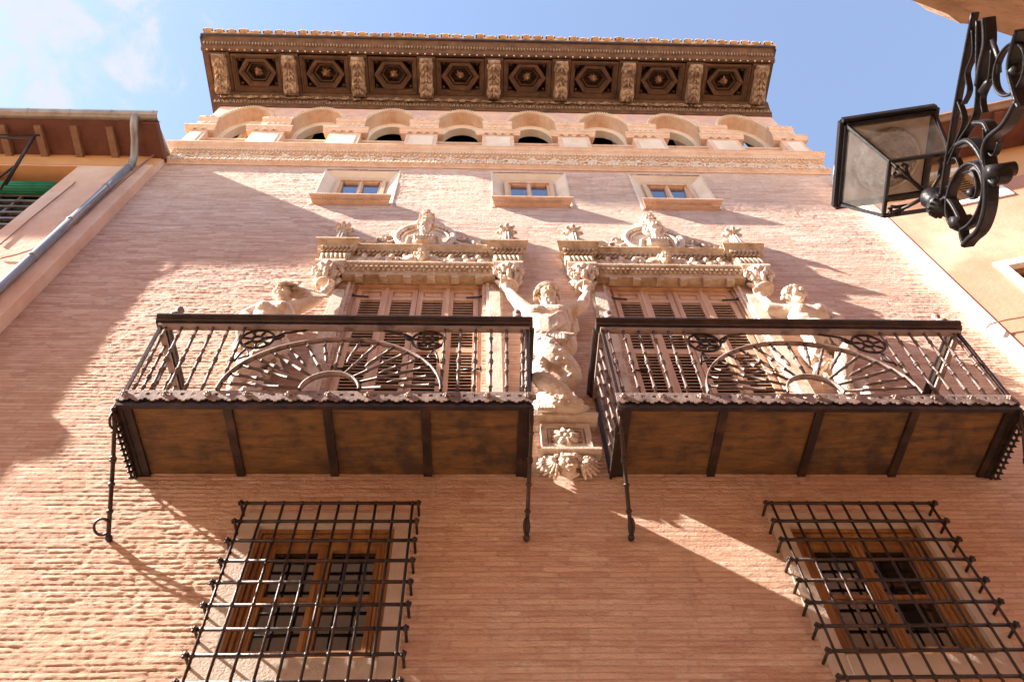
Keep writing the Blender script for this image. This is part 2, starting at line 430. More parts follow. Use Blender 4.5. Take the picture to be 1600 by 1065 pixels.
def value_noise(X, Z, sx, sz, seed):
    """smooth random lattice sampled at (X/sx, Z/sz)"""
    g_ = np.random.RandomState(seed).rand(97, 97)
    u = X/sx; v = Z/sz
    i = np.floor(u).astype(int); j = np.floor(v).astype(int)
    fu = u-i; fv = v-j; fu = fu*fu*(3-2*fu); fv = fv*fv*(3-2*fv)
    a = g_[i % 97, j % 97]; b_ = g_[(i+1) % 97, j % 97]; c_ = g_[i % 97, (j+1) % 97]; d_ = g_[(i+1) % 97, (j+1) % 97]
    return (a*(1-fu)+b_*fu)*(1-fv)+(c_*(1-fu)+d_*fu)*fv
def brick_face(holes, z0, z1):
    """rough hand-made brickwork as real relief: courses, open bed joints, hewn faces"""
    def lines(lo, hi, cuts, step):
        q = sorted({lo, hi} | {c for c in cuts if lo < c < hi}); out = []
        for a, b_ in zip(q[:-1], q[1:]):
            n = max(1, int(round((b_-a)/step))); out += list(np.linspace(a, b_, n, endpoint=False))
        return np.array(out+[hi])
    xs = lines(XL, XR, [h[0] for h in holes]+[h[1] for h in holes], .0145)
    hz = [h[2] for h in holes]+[h[3] for h in holes]
    zs = np.concatenate([lines(z0, 7.6, hz, .0075)[:-1], lines(7.6, z1, hz, .0112)])
    X, Z = np.meshgrid(xs, zs, indexing='ij')
    row = .043
    Zw = Z + (value_noise(X, Z, 2.3, .9, 1)-.5)*.022 + (value_noise(X, Z, .24, .12, 2)-.5)*.006
    k = np.floor(Zw/row); fr = Zw/row-k
    off = (k*0.61803) % 1.0
    wv = .27*(1+.35*((k*.37) % 1.0))
    bi = np.floor((X+(value_noise(X, Z, .3, .05, 3)-.5)*.05)/wv+off*7.3)
    rs = np.random.RandomState(11).rand(4096)
    tone = rs[((bi*131+k*517).astype(int)) % 4096]
    prot = rs[((bi*71+k*977+13).astype(int)) % 4096]
    e_ = np.minimum(fr, 1-fr)
    smear = np.clip((value_noise(X, Z, .8, .25, 4)*.6+value_noise(X, Z, .17, .06, 5)*.4-.25)/.20, .60, 1)
    joint = np.clip((.135-e_)/.075, 0, 1)*smear
    bx_ = (X+(value_noise(X, Z, .3, .05, 3)-.5)*.05)/wv+off*7.3; bx_ = bx_-np.floor(bx_)
    vj = np.clip((.045-np.minimum(bx_, 1-bx_))/.03, 0, 1)*.55*smear
    joint = np.maximum(joint, vj)
    chip = 1-np.abs(value_noise(X+Z*.8, Z, .075, .030, 6)-.5)*4
    chip2 = 1-np.abs(value_noise(X+Z*1.3, Z-X*.1, .045, .024, 12)-.5)*4
    rough = chip*.28+chip2*.30+(value_noise(X, Z, .14, .040, 7)-.5)*.50+(value_noise(X, Z, .030, .018, 8)-.5)*.45
    amp = (.40+.65*np.clip((value_noise(X, Z, 1.9, 1.3, 9)-.25)*1.6, 0, 1))*.92
    amp = amp*(1-.55*np.clip((X+1.4)/1.2, 0, 1)*np.clip((6.4-Z)/.8, 0, 1))
    Yd = -.006 + .0046*joint*np.clip(amp*1.6, .35, 1) - (prot-.5)*.0038*amp - rough*.0080*amp*(1-.45*joint) - (value_noise(X, Z, .9, .5, 10)-.5)*.008
    Yd = np.minimum(Yd, .004)
    nx, nz_ = X.shape
    Y_ = Yd; Y_[0, :] = 0; Y_[-1, :] = 0
    me = bpy.data.meshes.new('brick_face')
    co = np.stack([X-.26, Y_-3.0, Z], -1).reshape(-1, 3)
    idx = np.arange(nx*nz_).reshape(nx, nz_)
    q = np.stack([idx[:-1, :-1], idx[1:, :-1], idx[1:, 1:], idx[:-1, 1:]], -1)
    cx = (X[:-1, :-1]+X[1:, 1:])/2; cz = (Z[:-1, :-1]+Z[1:, 1:])/2
    keep = np.ones(cx.shape, bool)
    for h in holes: keep &= ~((cx > h[0]) & (cx < h[1]) & (cz > h[2]) & (cz < h[3]))
    q = q[keep].reshape(-1, 4)
    me.vertices.add(len(co)); me.vertices.foreach_set('co', co.ravel())
    me.loops.add(q.size); me.loops.foreach_set('vertex_index', q.ravel().astype(np.int32))
    me.polygons.add(len(q)); me.polygons.foreach_set('loop_start', np.arange(0, q.size, 4, dtype=np.int32))
    me.polygons.foreach_set('loop_total', np.full(len(q), 4, dtype=np.int32))
    me.update(calc_edges=True)
    me.polygons.foreach_set('use_smooth', np.ones(len(q), bool))
    for nm, arr in (('brick_tone', tone), ('bed_joint', joint)):
        at_ = me.attributes.new(nm, 'FLOAT', 'POINT'); at_.data.foreach_set('value', arr.ravel().astype(np.float32))
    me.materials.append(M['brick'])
    o = bpy.data.objects.new('brick_face', me); COL.objects.link(o); o.parent = palace
    ORG[o.name] = Vector((.26, 3.0, 0))
    return o
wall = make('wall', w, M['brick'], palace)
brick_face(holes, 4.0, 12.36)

# -- upper windows: splayed plaster reveal, wood frame, panes, moulded sill
def upper_window(cx, hw):
    z0, z1 = UPZ; iw = 0.31
    r = MB(); y1 = 0.11; zt = z1-0.13
    r.quad((cx-hw, 0.001, z0), (cx-iw-.03, y1, z0), (cx-iw-.03, y1, zt), (cx-hw, 0.001, z1))
    r.quad((cx+iw+.03, y1, z0), (cx+hw, 0.001, z0), (cx+hw, 0.001, z1), (cx+iw+.03, y1, zt))
    r.quad((cx-hw, 0.001, z1), (cx-iw-.03, y1, zt), (cx+iw+.03, y1, zt), (cx+hw, 0.001, z1))
    r.quad((cx-hw, 0.001, z0), (cx+hw, 0.001, z0), (cx+iw+.03, y1, z0), (cx-iw-.03, y1, z0))
    e = 0.022
    for sx in (-1, 1):
        a = cx+sx*hw
        r.box(min(a, a+sx*e), max(a, a+sx*e), -0.014, 0.02, z0-.10, z1-.002)
    win = make('window', r, M['plaster_cream'], palace)
    f = MB(); fw = 0.045
    f.box(cx-iw-.028, cx+iw+.028, y1-.045, y1+.04, zt-.06, zt-.004)
    f.box(cx-iw-.028, cx+iw+.028, y1-.03, y1+.04, z0+.002, z0+.12)
    for sx in (-1, 1):
        a = cx+sx*iw
        f.box(a-.028, a+.028, y1-.045, y1+.04, z0+.12, zt-.06)
        f.box(a-sx*.043-.015, a-sx*.043+.015, y1-.02, y1+.06, z0+.12, zt-.06)
    f.box(cx-.028, cx+.028, y1-.02, y1+.06, z0+.12, zt-.06)
    f.box(cx-.012, cx+.012, y1-.035, y1-.021, z0+.12, zt-.06)
    f.box(cx-iw+.08, cx+iw-.08, y1-.018, y1+.06, zt-.09, zt-.062)
    make('frame', f, M['shutter'], win)
    for sx in (-1, 1):
        p = MB(); a0, a1 = sorted((cx+sx*.029, cx+sx*(iw-.059)))
        p.prism([(a0, y1+.12, z0+.12), (a1, y1+.12, z0+.12), (a1, y1+.015, zt-.085), (a0, y1+.015, zt-.085)], (0, .008, 0))
        make('pane', p, M['sky_glass'], win)
    s = MB()
    prof = [(0.0, z0-.07), (-.055, z0-.07), (-.065, z0-.06), (-.065, z0-.045), (-.10, z0-.04), (-.125, z0-.03), (-.13, z0-.025), (-.13, z0-.002), (0.18, z0-.002), (0.18, z0-.02), (0, z0-.02)]
    s.prof_x(cx-hw+.03, cx+hw-.03, prof, mitre=0.4)
    for k in range(24):
        x = cx-hw+.14+k*(2*hw-.28)/23.
        s.box(x-.010, x+.010, -.088, -.06, z0-.066, z0-.046)
    make('sill', s, M['terracotta'], win)
for c, h in WIN_UP: upper_window(c, h)

# -- lower windows (behind the grilles)
def lower_window(cx, hw):
    z0, z1 = LOWZ
    s = MB(); b = .12
    s.box(cx-hw, cx-hw+b, -.012, .10, z0, z1)
    s.box(cx+hw-b, cx+hw, -.012, .10, z0, z1)
    s.box(cx-hw+b, cx+hw-b, -.012, .10, z1-b, z1)
    s.box(cx-hw+b, cx+hw-b, -.03, .24, z0-.02, z0+b)
    win = make('window', s, M['stone_grey'], palace)
    f = MB()
    def ring(x0, x1, za, zb, wd, y0, y1):
        f.box(x0, x0+wd, y0, y1, za, zb); f.box(x1-wd, x1, y0, y1, za, zb)
        f.box(x0+wd, x1-wd, y0, y1, zb-wd, zb); f.box(x0+wd, x1-wd, y0, y1, za, za+wd)
    x0, x1, za, zb = cx-hw+b+.001, cx+hw-b-.001, z0+b+.001, z1-b-.001
    ring(x0, x1, za, zb, .022, .025, .25)
    ring(x0+.022, x1-.022, za+.022, zb-.022, .010, .060, .25)
    ring(x0+.032, x1-.032, za+.032, zb-.032, .020, .040, .25)
    ring(x0+.052, x1-.052, za+.052, zb-.052, .010, .075, .25)
    ring(x0+.062, x1-.062, za+.062, zb-.062, .016, .062, .25)
    make('frame', f, M['window_wood'], win)
    x0 += .078; x1 -= .078; za += .078; zb -= .078
    for sx in (-1, 1):
        a0, a1 = (x0+.001, cx-.002) if sx < 0 else (cx+.002, x1-.001)
        f = MB(); wd = .042
        f.box(a0, a0+wd, .095, .15, za, zb); f.box(a1-wd, a1, .095, .15, za, zb)
        f.box(a0+wd, a1-wd, .095, .15, zb-wd, zb); f.box(a0+wd, a1-wd, .095, .15, za, za+.06)
        f.box(a0+wd, a1-wd, .102, .145, (za+zb)/2-.014, (za+zb)/2+.014)
        f.box(a0+wd*.3, a0+wd*.6, .086, .096, za+.01, zb-.01); f.box(a1-wd*.6, a1-wd*.3, .086, .096, za+.01, zb-.01)
        sash = make('sash', f, M['window_wood'], win)
        for (c0, c1) in ((za+.06, (za+zb)/2-.016), ((za+zb)/2+.016, zb-wd)):
            pass
        p = MB(); p.box(a0+wd, a1-wd, .128, .134, za+.06, zb-wd)
        make('pane', p, M['glass'], win)
for c, h in LOW: lower_window(c, h)

# -- upper cornice band under the gallery
c = MB()
prof = [(0.0, 12.30), (-.022, 12.30), (-.03, 12.33), (-.055, 12.35), (-.065, 12.38), (-.065, 12.42), (-.045, 12.45), (-.03, 12.47), (-.03, 12.65),
        (-.05, 12.665), (-.055, 12.69), (-.075, 12.70), (-.075, 12.74), (-.095, 12.755), (-.11, 12.785), (-.135, 12.81), (-.15, 12.845), (-.16, 12.85), (-.16, 12.875), (0.0, 12.90)]
c.prof_x(XL-.01, XR+.01, prof, mitre=0.6)
cornice = make('cornice', c, M['terracotta'], palace)
b = MB()
x = XL
while x < XR:                                             # egg-and-dart and dentil rows
    b.ell((x, -.068, 12.385), (.026, .024, .028), nu=6, nv=4)
    b.box(x+.045, x+.066, -.082, -.04, 12.365, 12.40)
    x += .105
make('bead_moulding', b, M['plaster_cream'], cornice)
b = MB(); x = XL
while x < XR:
    b.box(x, x+.026, -.10, -.07, 12.705, 12.738)
    x += .044
x = XL
while x < XR:
    b.ell((x, -.060, 12.675), (.022, .018, .018), nu=6, nv=4)
    x += .075
make('dentil_moulding', b, M['plaster_cream'], cornice)

def scroll_relief(mb, x0, x1, zc, h, y, seed, dens=1.0, yd=.03):
    """running vine: wavy stem, volutes and leaves"""
    r = random.Random(seed)
    L = h*1.5; n = max(2, int((x1-x0)/L)); L = (x1-x0)/n
    pts = []
    for i in range(n*10+1):
        u = i/10.0
        pts.append((x0+L*u, y-.008, zc+h*.28*math.sin(math.pi*u)))
    mb.tube(pts, h*.07, 5)
    for k in range(n):
        s = 1 if k % 2 == 0 else -1
        cx = x0+L*(k+.5); cz = zc - s*h*.08
        sp = []
        a0 = r.uniform(0, 6.28)
        for i in range(15):
            t = i/14.0; a = a0 + s*t*4.3*math.pi*.9
            rr = h*.36*(1-t*.82)
            sp.append((cx+rr*1.15*math.cos(a), y-.010-.012*t, cz+rr*math.sin(a)))
        mb.tube(sp, [h*.095*(1-.5*i/14) for i in range(15)], 5)
        mb.ell((cx, y-.022, cz), (h*.12, yd, h*.12), nu=6, nv=4)
        for j in range(int(4*dens)):
            a = r.uniform(0, 6.28); q = r.uniform(.25, .55)*h
            ln = r.uniform(.18, .34)*h
            rot = Matrix.Rotation(r.uniform(0, 3.14), 3, 'Y')
            mb.ell((cx+q*1.3*math.cos(a), y-r.uniform(.005, .02), max(zc-h*.44, min(zc+h*.44, cz+q*math.sin(a)))), (ln, yd*r.uniform(.5, .9), ln*.38), rot, nu=6, nv=4)
b = MB(); scroll_relief(b, XL+.03, XR-.03, 12.555, .19, -.03, 3, 1.2, .032)
make('foliage_frieze', b, M['plaster_cream'], cornice)

# -- arched gallery
NB = 8; SP = 1.16; X0 = -3.84
def arch_face(mb, xa, xb, za, zb, cx, hw, zs, rise, y, n=20):
    """wall panel with an arched hole reaching down to za"""
    mb.quad((xa, y, za), (cx-hw, y, za), (cx-hw, y, zb), (xa, y, zb))
    mb.quad((cx+hw, y, za), (xb, y, za), (xb, y, zb), (cx+hw, y, zb))
    P = [(cx-hw*math.cos(math.pi*i/n), zs+rise*math.sin(math.pi*i/n)) for i in range(n+1)]
    for i in range(n):
        a, b2 = P[i], P[i+1]
        mb.quad((a[0], y, a[1]), (b2[0], y, b2[1]), (b2[0], y, zb), (a[0], y, zb))
    return P
def arch_soffit(mb, P, za, y0, y1):
    Q = [(P[0][0], za)] + P + [(P[-1][0], za)]
    for i in range(len(Q)-1):
        a, b2 = Q[i], Q[i+1]
        mb.add([(a[0], y0, a[1]), (a[0], y1, a[1]), (b2[0], y1, b2[1]), (b2[0], y0, b2[1])], [(0,1,2,3)], True)
gw = MB(); gw.quad((XL, 0.0, 12.86), (X0-SP/2, 0.0, 12.86), (X0-SP/2, 0, 15.5), (XL, 0, 15.5))
gw.quad((X0+SP*7.5, 0.0, 12.86), (XR, 0.0, 12.86), (XR, 0, 15.5), (X0+SP*7.5, 0, 15.5))
gs = MB(); gi = MB(); gd = MB(); ga = MB()
for k in range(NB):
    cx = X0+SP*k
    P = arch_face(gw, cx-SP/2, cx+SP/2, 12.86, 15.5, cx, .41, 14.24, .74, 0.0)
    arch_soffit(gs, P, 12.86, 0.0, .20)
    P2 = arch_face(gi, cx-.41, cx+.41, 12.86, 15.0, cx, .325, 14.16, .64, .20)
    arch_soffit(gi, P2, 12.86, .20, .325)
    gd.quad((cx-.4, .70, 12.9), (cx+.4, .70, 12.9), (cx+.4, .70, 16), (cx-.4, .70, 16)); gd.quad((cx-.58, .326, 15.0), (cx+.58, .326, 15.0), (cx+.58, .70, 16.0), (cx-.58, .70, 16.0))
    # rope archivolt
    pts = [(cx-.435*math.cos(math.pi*i/20), -.012, 14.24+.77*math.sin(math.pi*i/20)) for i in range(21)]
    ga.tube(pts, .028, 6)
    for i in range(34):
        a = math.pi*(i+.5)/34
        ga.box(cx-.425*math.cos(a)-.008, cx-.425*math.cos(a)+.010, -.052, -.015, 14.24+.755*math.sin(a)-.014, 14.24+.755*math.sin(a)+.012)
gp = MB()
for k in range(NB):
    cx = X0+SP*k; gp.prof_x(cx-.409, cx+.409, [(.19, 12.88), (.01, 12.88), (.01, 13.36), (-.02, 13.375), (-.02, 13.42), (.19, 13.44)])
make('gallery_parapet', gp, M['terracotta'], palace)
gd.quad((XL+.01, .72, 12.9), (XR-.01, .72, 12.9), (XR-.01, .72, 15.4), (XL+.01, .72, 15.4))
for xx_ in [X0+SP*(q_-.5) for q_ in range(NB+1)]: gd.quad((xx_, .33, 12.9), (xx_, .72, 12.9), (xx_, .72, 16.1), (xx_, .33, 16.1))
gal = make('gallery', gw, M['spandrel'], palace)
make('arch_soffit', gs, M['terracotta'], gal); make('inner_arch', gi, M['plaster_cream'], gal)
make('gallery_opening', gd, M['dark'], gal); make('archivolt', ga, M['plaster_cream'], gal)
gb = MB(); gb.prof_x(XL, XR, [(0, 12.885), (-.09, 12.885), (-.09, 13.04), (-.07, 13.075), (-.02, 13.09), (0, 13.1)])
make('gallery_base', gb, M['terracotta'], gal)
for k in range(NB+1):
    cx = X0+SP*(k-.5)
    p = MB()
    if k == 0: a, bb = XL, cx+.20
    elif k == NB: a, bb = cx-.20, XR
    else: a, bb = cx-.19, cx+.19
    a2, b2 = (a-.0 if k == 0 else a-.07), (bb+.0 if k == NB else bb+.07)
    p.box(a2+.02, b2-.02, -.105, -.001, 12.90, 13.50)
    m_ = .9
    p.prof_x(a2-.05, b2+.05, [(0, 13.50), (-.115, 13.50), (-.12, 13.53), (-.135, 13.55), (-.155, 13.60), (-.165, 13.605), (-.165, 13.64), (0, 13.66)], mitre=.25)
    p.box(a, bb, -.055, -.001, 13.655, 13.88)
    p.prof_x(a-.025, bb+.025, [(0, 13.88), (-.06, 13.88), (-.075, 13.90), (-.07, 13.93), (-.075, 14.05), (-.085, 14.08), (-.105, 14.10), (-.115, 14.14), (-.115, 14.20), (0, 14.22)], mitre=.2)
    pier = make('pier', p, M['terracotta'], gal)
    q = MB(); nn = int((bb-a)/.085)
    for i in range(nn):
        x = a+.02+(bb-a-.04)*(i+.5)/nn
        q.box(x-.012, x+.012, -.084, -.062, 13.96, 14.04)
        q.tube([(x-.02, -.118, 14.145), (x+.02, -.118, 14.195)], .013, 5)
        q.tube([(x, -.078, 13.885), (x, -.085, 13.80), (x, -.06, 13.70)], [.014, .018, .010], 5)
    for i in range(int((b2-a2)/.13)):
        x = a2+.08+i*.13
        q.tube([(x-.03, -.128, 13.505), (x, -.146, 13.535), (x+.03, -.128, 13.505)], .012, 5)
    make('capital_carving', q, M['plaster_cream'], gal)
    q = MB(); q.box(a2+.08, b2-.08, -.112, -.104, 12.96, 13.42)
    make('pedestal_panel', q, M['plaster_cream'], gal)

# -- wooden eaves
SZ = 15.50; EX0, EX1 = -4.72, 4.98; EF = -1.02
e = MB()
# sloping carved frieze between wall and soffit
e.prof_x(XL-.12, XR+.02, [(0.3, 15.08), (-.02, 15.08), (-.035, 15.11), (-.06, 15.12), (-.06, 15.16), (-.045, 15.18), (-.07, 15.22), (-.135, 15.38), (-.15, 15.41), (-.15, SZ-.002), (0.3, SZ-.002)])
e.prof_x(EX0, EX1, [(-.80, SZ), (-.80, SZ-.02), (-.83, SZ-.05), (-.86, SZ-.05), (-.88, SZ-.02), (-.90, SZ+.0), (-.95, SZ+.05), (-1.0, SZ+.10), (-1.02, SZ+.11), (-1.02, SZ+.15), (-.80, SZ+.15)])
e.box(EX0+.02, EX0+.10, -.80, 0.6, SZ-.01, SZ+.15)
e.box(EX1-.10, EX1-.02, -.80, 0.6, SZ-.01, SZ+.15)
e.box(EX0+.03, EX1-.03, -.795, 0.5, SZ+.27, SZ+.31)
eaves = make('eaves', e, M['eave_wood'], palace)
b = MB(); x = EX0+.1
while x < EX1-.05:
    b.ell((x, -.845, SZ-.056), .014, nu=6, nv=4); x += .125
make('bead_row', b, M['plaster_cream'], eaves)
b = MB(); scroll_relief(b, XL-.08, XR-.04, 15.30, .15, -.105, 9, 1.4, .022)
x = XL-.1
while x < XR:
    b.box(x, x+.018, -.075, -.04, 15.125, 15.155); x += .036
x = XL-.1
while x < XR:
    b.ell((x, -.065, 15.195), (.022, .022, .014), nu=6, nv=4); x += .062
make('carved_frieze', b, M['eave_carved'], eaves)
b = MB(); x = EX0+.05
while x < EX1-.05:
    b.ell((x, -.935, SZ+.022), (.016, .02, .03), Matrix.Rotation(.8, 3, 'X'), nu=5, nv=4); x += .05
make('leaf_moulding', b, M['eave_carved'], eaves)
g = MB(); g.box(EX0-.02, EX1+.02, -1.055, -1.022, SZ+.11, SZ+.19)
g.box(EX0-.025, EX0-.0, -1.02, 0.5, SZ+.07, SZ+.19); g.box(EX1, EX1+.025, -1.02, 0.5, SZ+.07, SZ+.19)
make('gutter_board', g, M['iron'], eaves)
t = MB()
t.add([(EX0-.02, -1.05, SZ+.195), (EX1+.02, -1.05, SZ+.195), (EX1+.02, 5.5, SZ+2.2), (EX0-.02, 5.5, SZ+2.2),
       (EX0-.02, -1.05, SZ+.215), (EX1+.02, -1.05, SZ+.215), (EX1+.02, 5.5, SZ+2.24), (EX0-.02, 5.5, SZ+2.24)],
      [(0,3,2,1),(4,5,6,7),(0,1,5,4),(1,2,6,5),(2,3,7,6),(3,0,4,7)])
nT = 49; tw = (EX1-EX0+.04)/nT
for k in range(nT):
    cx = EX0-.02+tw*(k+.5)+rnd.uniform(-.008, .008); r0 = tw*.41; yo = -1.10+rnd.uniform(-.018, .012); zo = SZ+.225+rnd.uniform(-.008, .01)
    n = 8; vs = []
    for (yy, dz, rr) in ((yo, 0, r0), (yo, 0, r0-.018), (5.5, 2.02, r0*.9)):
        pass
    outer = [(cx+r0*math.cos(math.pi*i/n), r0*.85*math.sin(math.pi*i/n)) for i in range(n+1)]
    outer = [(p[0], p[1]*1.15) for p in outer]
    inner = [(cx+(r0-.02)*math.cos(math.pi*i/n), (r0-.02)*.85*math.sin(math.pi*i/n)) for i in range(n+1)]
    V = [(p[0], yo, zo+p[1]) for p in outer] + [(p[0], yo, zo+p[1]) for p in inner] + [(p[0], 5.5, zo+2.02+p[1]) for p in outer] + [(p[0], yo+.5, zo+.155+p[1]) for p in inner]
    F_ = []
    for i in range(n):
        F_ += [(i, i+1, n+1+i+1, n+1+i), (i, 2*(n+1)+i, 2*(n+1)+i+1, i+1), (n+1+i, n+1+i+1, 3*(n+1)+i+1, 3*(n+1)+i)]
    t.add(V, F_, True)
    # channel tile between
    cx2 = cx+tw/2
    t.tube([(cx2, yo+.045, zo-.005), (cx2, yo+.5, zo+.15)], tw*.23, 8, flat=(Vector((0,0,1)), .5))
make('roof_tiles', t, M['tile'], eaves)

# corbels: S-shaped carved brackets
CS = 1.151; CX0 = -4.435
def corbel(cx):
    p = MB(); w_ = .105
    side = [(-.76, SZ-.001), (-.76, SZ-.06), (-.775, SZ-.10), (-.755, SZ-.15), (-.70, SZ-.165), (-.62, SZ-.15), (-.52, SZ-.14), (-.42, SZ-.165), (-.34, SZ-.215), (-.25, SZ-.25), (-.17, SZ-.235), (-.14, SZ-.19), (-.14, SZ-.001)]
    p.prism([(cx-w_, y, z) for y, z in side], (2*w_, 0, 0))
    c_ = make('corbel', p, M['eave_carved'], eaves)
    f = MB(); rr = random.Random(int(cx*100))
    f.tube([(cx-w_*.95, -.745, SZ-.12), (cx+w_*.95, -.745, SZ-.12)], .045, 8)
    f.tube([(cx-w_*.95, -.22, SZ-.225), (cx+w_*.95, -.22, SZ-.225)], .04, 8)
    for (y, z, s) in ((-.66, -.165, 1), (-.52, -.15, .9), (-.42, -.175, .9), (-.32, -.23, 1.1), (-.24, -.255, 1)):
        for sx in (-1, 0, 1):
            f.ell((cx+sx*.055, y+rr.uniform(-.02, .02), SZ+z-.004), (.026*s, .075*s, .022), Matrix.Rotation(-sx*.5, 3, 'Z'), nu=6, nv=5)
    f.ell((cx, -.70, SZ-.18), (.04, .04, .03), nu=8, nv=6)
    for sx in (-1, 1):
        f.torus((cx+sx*(w_+.004), -.66, SZ-.09), .042, .012, (0,1,0), (0,0,1), 12, 5)
        f.torus((cx+sx*(w_+.004), -.25, SZ-.14), .052, .012, (0,1,0), (0,0,1), 12, 5)
    make('corbel_leaf', f, M['eave_carved'], eaves)
    s = MB()
    for sx in (-1, 1): s.box(cx+sx*(w_+.028)-.026, cx+sx*(w_+.028)+.026, -.78, -.14, SZ-.05, SZ-.001)
    s.box(cx-w_-.05, cx+w_+.05, -.797, -.761, SZ-.085, SZ-.001)
    make('corbel_cheek', s, M['eave_wood'], eaves)
for k in range(9): corbel(CX0+CS*k)
def coffer(cx):
    p = MB(); y0, y1 = -.775, -.155; x0, x1 = cx-.405, cx+.405
    def ringr(x0, x1, y0, y1, w_, z0, z1):
        p.box(x0, x0+w_, y0, y1, z0, z1); p.box(x1-w_, x1, y0, y1, z0, z1)
        p.box(x0+w_, x1-w_, y0, y0+w_, z0, z1); p.box(x0+w_, x1-w_, y1-w_, y1, z0, z1)
    ringr(x0, x1, y0, y1, .030, SZ-.03, SZ+.27)
    ringr(x0+.030, x1-.030, y0+.030, y1-.030, .030, SZ-.005, SZ+.27)
    ringr(x0+.06, x1-.06, y0+.06, y1-.06, .018, SZ+.025, SZ+.27)
    cy = (y0+y1)/2
    def hexr(rx, ry, w_, z0, z1):
        A = [(cx+rx, cy), (cx+rx*.5, cy+ry), (cx-rx*.5, cy+ry), (cx-rx, cy), (cx-rx*.5, cy-ry), (cx+rx*.5, cy-ry)]
        k_ = 1-w_/rx; 
        for i in range(6):
            a, b_ = A[i], A[(i+1) % 6]
            ai = (cx+(a[0]-cx)*k_, cy+(a[1]-cy)*k_); bi = (cx+(b_[0]-cx)*k_, cy+(b_[1]-cy)*k_)
            p.prism([(a[0], a[1], z0), (b_[0], b_[1], z0), (bi[0], bi[1], z0), (ai[0], ai[1], z0)], (0, 0, z1-z0))
    hexr(.325, .228, .062, SZ+.012, SZ+.27)
    hexr(.262, .184, .030, SZ+.045, SZ+.27)
    hexr(.205, .144, .022, SZ+.085, SZ+.27)
    c_ = make('coffer', p, M['eave_wood'], eaves)
    f = MB()
    f.tube([(cx, cy, SZ+.27), (cx, cy, SZ+.10), (cx, cy, SZ+.02), (cx, cy, SZ-.05)], [.03, .045, .03, .008], 8)
    rq = random.Random(int(cx*37)); n_ = 8; ph = rq.uniform(0, 1)
    for i in range(n_):
        a = math.pi*2*i/n_+ph; q_ = rq.uniform(.055, .095); zq = rq.uniform(.05, .10)
        f.tube([(cx, cy, SZ+.14), (cx+.04*math.cos(a), cy+.04*math.sin(a), SZ+zq), (cx+q_*math.cos(a), cy+q_*math.sin(a), SZ+zq+.045)], [.020, .022, .012], 6)
    make('pendant_rosette', f, M['rosette_wood'], eaves)
    f = MB()
    for sx in (-1, 1):
        for sy in (-1, 1): f.ell((cx+sx*.29, cy+sy*.20, SZ+.10), (.035, .035, .04), nu=6, nv=4)
    make('corner_stud', f, M['eave_wood'], eaves)
for k in range(8): coffer(CX0+CS*(k+.5))
# ------------------------------------------------------------------ figure helpers
def body_obj(name, mb, mat, parent, vox=.009, smooth=3):
    """overlapping masses fused into one continuous carved surface"""
    o = make(name, mb, mat, parent)
    m = o.modifiers.new('fuse', 'REMESH'); m.mode = 'VOXEL'; m.voxel_size = vox; m.use_smooth_shade = True
    if smooth:
        m = o.modifiers.new('soften', 'SMOOTH'); m.factor = .5; m.iterations = smooth
    return o
def limb(mb, pts, rad, n=12, depth=None):
    mb.tube(pts, rad, n)
    for p, q in ((pts[0], rad[0]), (pts[-1], rad[-1])): mb.ell(p, q*.98, nu=12, nv=8)
def hand(mb, w, d, up, side, s=1.0):
    """open hand holding something up: w wrist, d finger direction, side: towards the thumb"""
    w = Vector(w); d = Vector(d).normalized(); side = Vector(side).normalized(); nrm = Vector(up).normalized()
    mb.tube([w, w+d*.03*s, w+d*.075*s], [.022*s, .030*s, .032*s], 8)
    for k in range(4):
        b = w+d*.07*s+side*(.024-.016*k)*s
        ln = (.060, .068, .063, .050)[k]*s
        mb.tube([b, b+d*ln*.5+nrm*.004*s, b+d*ln*.8+nrm*.018*s, b+d*ln*.85+nrm*.034*s], [.0095*s, .009*s, .008*s, .007*s], 6)
    b = w+d*.025*s+side*.024*s
    mb.tube([b, b+side*.025*s+d*.02*s, b+side*.032*s+d*.048*s], [.011*s, .010*s, .008*s], 6)
def head(mb, c, s=1.0, tilt=0.0, turn=0.0, beard=False):
    """face towards -y; c centre; returns transform for hair"""
    T = Matrix.Rotation(turn, 3, 'Z') @ Matrix.Rotation(tilt, 3, 'X')
    c = Vector(c)
    P = lambda x, y, z: c + T @ (Vector((x, y, z))*s)
    E = lambda x, y, z, r, rot=None: mb.ell(P(x, y, z), tuple(q*s for q in r), T if rot is None else T @ rot, nu=12, nv=9)
    E(0, 0.01, .025, (.078, .095, .095)); E(0, -.025, -.045, (.056, .062, .065))
    E(0, -.055, -.085, (.030, .030, .024))                          # chin
    E(0, -.094, .046, (.060, .022, .012))                           # brow
    mb.tube([P(0, -.092, .035), P(0, -.118, -.008), P(0, -.108, -.018)], [.010*s, .019*s, .016*s], 8)   # nose
    for sx in (-1, 1):
        E(sx*.030, -.080, .018, (.014, .012, .009)); E(sx*.042, -.070, -.022, (.026, .026, .028)); E(sx*.080, .005, .0, (.012, .022, .030))
    E(0, -.089, -.044, (.026, .014, .007)); E(0, -.086, -.057, (.021, .013, .008))
    if beard:
        r = random.Random(3)
        for k in range(34):
            a = r.uniform(-1.2, 1.2); z = r.uniform(-.19, -.055)
            x0 = .058*math.sin(a)*(1 if z > -.12 else .75)
            mb.tube([P(x0, -.06+.02*abs(a), z+.03), P(x0*.95+.006*math.sin(k), -.085+.02*abs(a), z), P(x0*.8, -.075, z-.035)], [.012*s, .015*s, .006*s], 6)
        for sx in (-1, 1): mb.tube([P(0, -.106, -.032), P(sx*.03, -.098, -.042), P(sx*.048, -.085, -.068)], [.009*s, .011*s, .005*s], 6)
    return P
